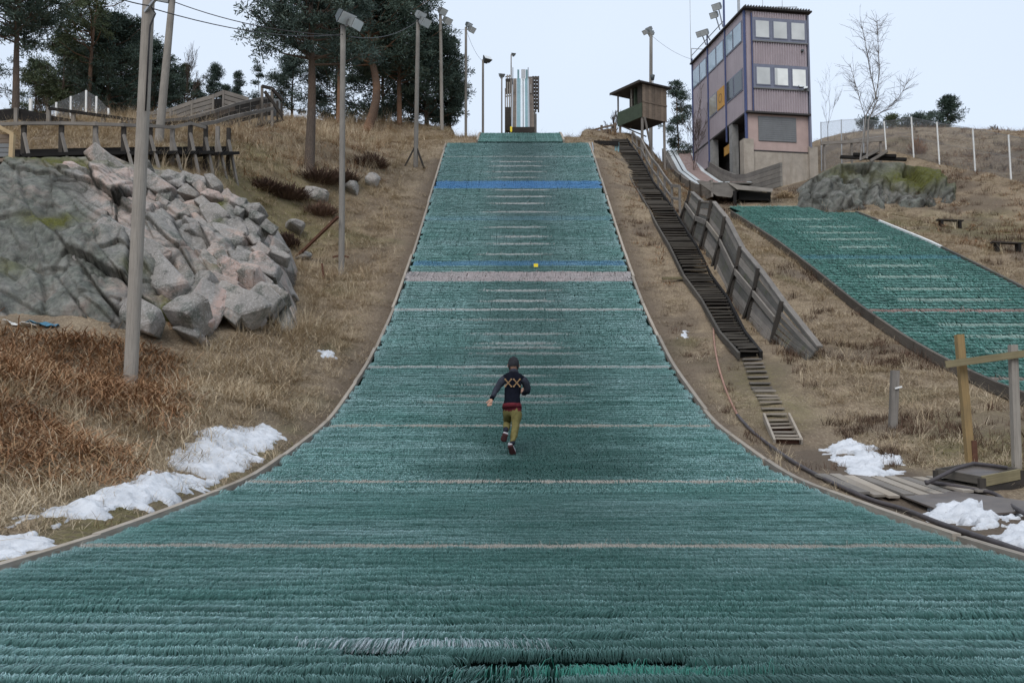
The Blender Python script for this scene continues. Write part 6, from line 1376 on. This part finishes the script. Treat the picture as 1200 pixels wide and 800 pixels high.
for s in (-1, 1): ball('ear', hc + Vector((s * .08, .0, -.01)), (.013, .022, .032), M['skin'], hd, 6); ball('eye', hc + Vector((s * .03, .088, .012)), (.012, .01, .01), M['white'], hd, 6)
ball('beanie', hc + Vector((0, -.004, .008)), (.088, .107, .125), M['hair'], pr, 12, -.72)
pipe('collar', pr, [J(601.9, 439, .50), J(601.9, 435.2, .54)], [.088, .074], M['charcoal'], 14)
pipe('jacket_hem', pr, [J(600, 478.5, .33), J(600, 473.5, .34)], [.150, .143], M['maroon'], 16)
# hands: palm and five fingers
def hand(wr, d, side, curl, nm='hand'):
    d = Vector(d).normalized(); s = Vector(side).normalized(); n_ = d.cross(s).normalized(); jts = [(wr, .024), (wr + d * .045, (.036, .018)), (wr + d * .085, (.038, .016))]; ed = [(0, 1), (1, 2)]
    for k, (o_, L) in enumerate(((-.028, .068), (-.010, .08), (.010, .075), (.027, .058))):
        b_ = wr + d * .09 + s * o_; a1 = b_ + (d + n_ * curl * .5).normalized() * L * .5; a2 = a1 + (d * .8 + n_ * curl).normalized() * L * .5; i = len(jts); jts += [(b_, .0095), (a1, .009), (a2, .007)]; ed += [(2, i), (i, i + 1), (i + 1, i + 2)]
    i = len(jts); jts += [(wr + d * .035 + s * -.032, .012), (wr + d * .065 + s * -.055, .010), (wr + d * .095 + s * -.058 + n_ * curl * .02, .008)]; ed += [(1, i), (i, i + 1), (i + 1, i + 2)]
    return skin(nm, jts, ed, [M['skin']], lambda *a: 0, 0, 1)
hand(J(576.2, 467.2, .25), J(573.4, 475, .18) - J(576.2, 467.2, .25), (1, .3, 0), .5)
hand(J(612.6, 460.6, .76), (-.15, .9, .45), (0, -.3, 1), .9)
pipe('cuff', pr, [J(577.2, 465, .27), J(576.4, 467, .25)], .036, M['navy'], 10)
# socks and shoes
def shoe(ank, heel, toe, up):
    ank, heel, toe, up = Vector(ank), Vector(heel), Vector(toe), Vector(up).normalized(); pipe('sock', pr, [ank + (ank - heel) * .55, ank.lerp(heel, .35)], [.040, .036], M['sock'], 10)
    d = toe - heel; L = d.length; s = d.cross(up).normalized(); d.normalize(); u = s.cross(d).normalized()
    prof_ = [(0, .034, .060), (.12, .040, .075), (.30, .040, .075), (.5, .043, .055), (.72, .047, .042), (.9, .040, .034), (1, .018, .022)]
    for nm, z0, mt, kk in (('shoe', .016, 'shoe', 1.), ('sole', -.012, 'sole', 1.06)):
        V = []; Fc = []
        for t_, w, h in prof_:
            c = heel + d * (L * (t_ * 1.04 - .02)); ring = []
            hh = h if nm == 'shoe' else .024
            for k in range(10):
                a = 2 * math.pi * k / 10; x = math.cos(a); z = math.sin(a); ring.append(c + s * (w * kk * (abs(x) ** .7) * (1 if x > 0 else -1)) + u * (z0 + hh * (.5 + .5 * z)))
            V += ring
        for i in range(len(prof_) - 1):
            for k in range(10): Fc.append((i * 10 + k, i * 10 + (k + 1) % 10, (i + 1) * 10 + (k + 1) % 10, (i + 1) * 10 + k))
        Fc += [tuple(range(10))[::-1], tuple((len(prof_) - 1) * 10 + k for k in range(10))]
        m_ = MB(); m_.add(V, Fc); par = m_.build(nm, M[mt], pr if nm == 'shoe' else par, True)
shoe(J(600, 519.5, .02), J(597.8, 522, -.03), J(602, 534, .10), (0, .75, .65))
shoe(J(592.6, 504.5, .06), J(592.4, 508.2, -.02), J(589.5, 517, .03), (.1, .95, .3))
# embroidered crossed emblem on the back: two crosses with knobs
def onback(px, py): return J(px, py, .30)
m_ = MB()
for cx_e in (595.6, 605.6):
    for a, c in (((-3.6, -4.2), (3.6, 4.2)), ((3.6, -4.2), (-3.6, 4.2))): 
        for o_ in (-.45, .45): m_.bar(onback(cx_e + a[0] + o_, 448.4 + a[1]), onback(cx_e + c[0] + o_, 448.4 + c[1]), .0065, .007, (0, 1, 0))
    for dx, dy in ((-3.6, -4.2), (3.6, -4.2), (-3.6, 4.2), (3.6, 4.2)): m_.box(onback(cx_e + dx, 448.4 + dy), (.022, .008, .02))
EMB = m_.build('back_emblem', M['tan'], pr)
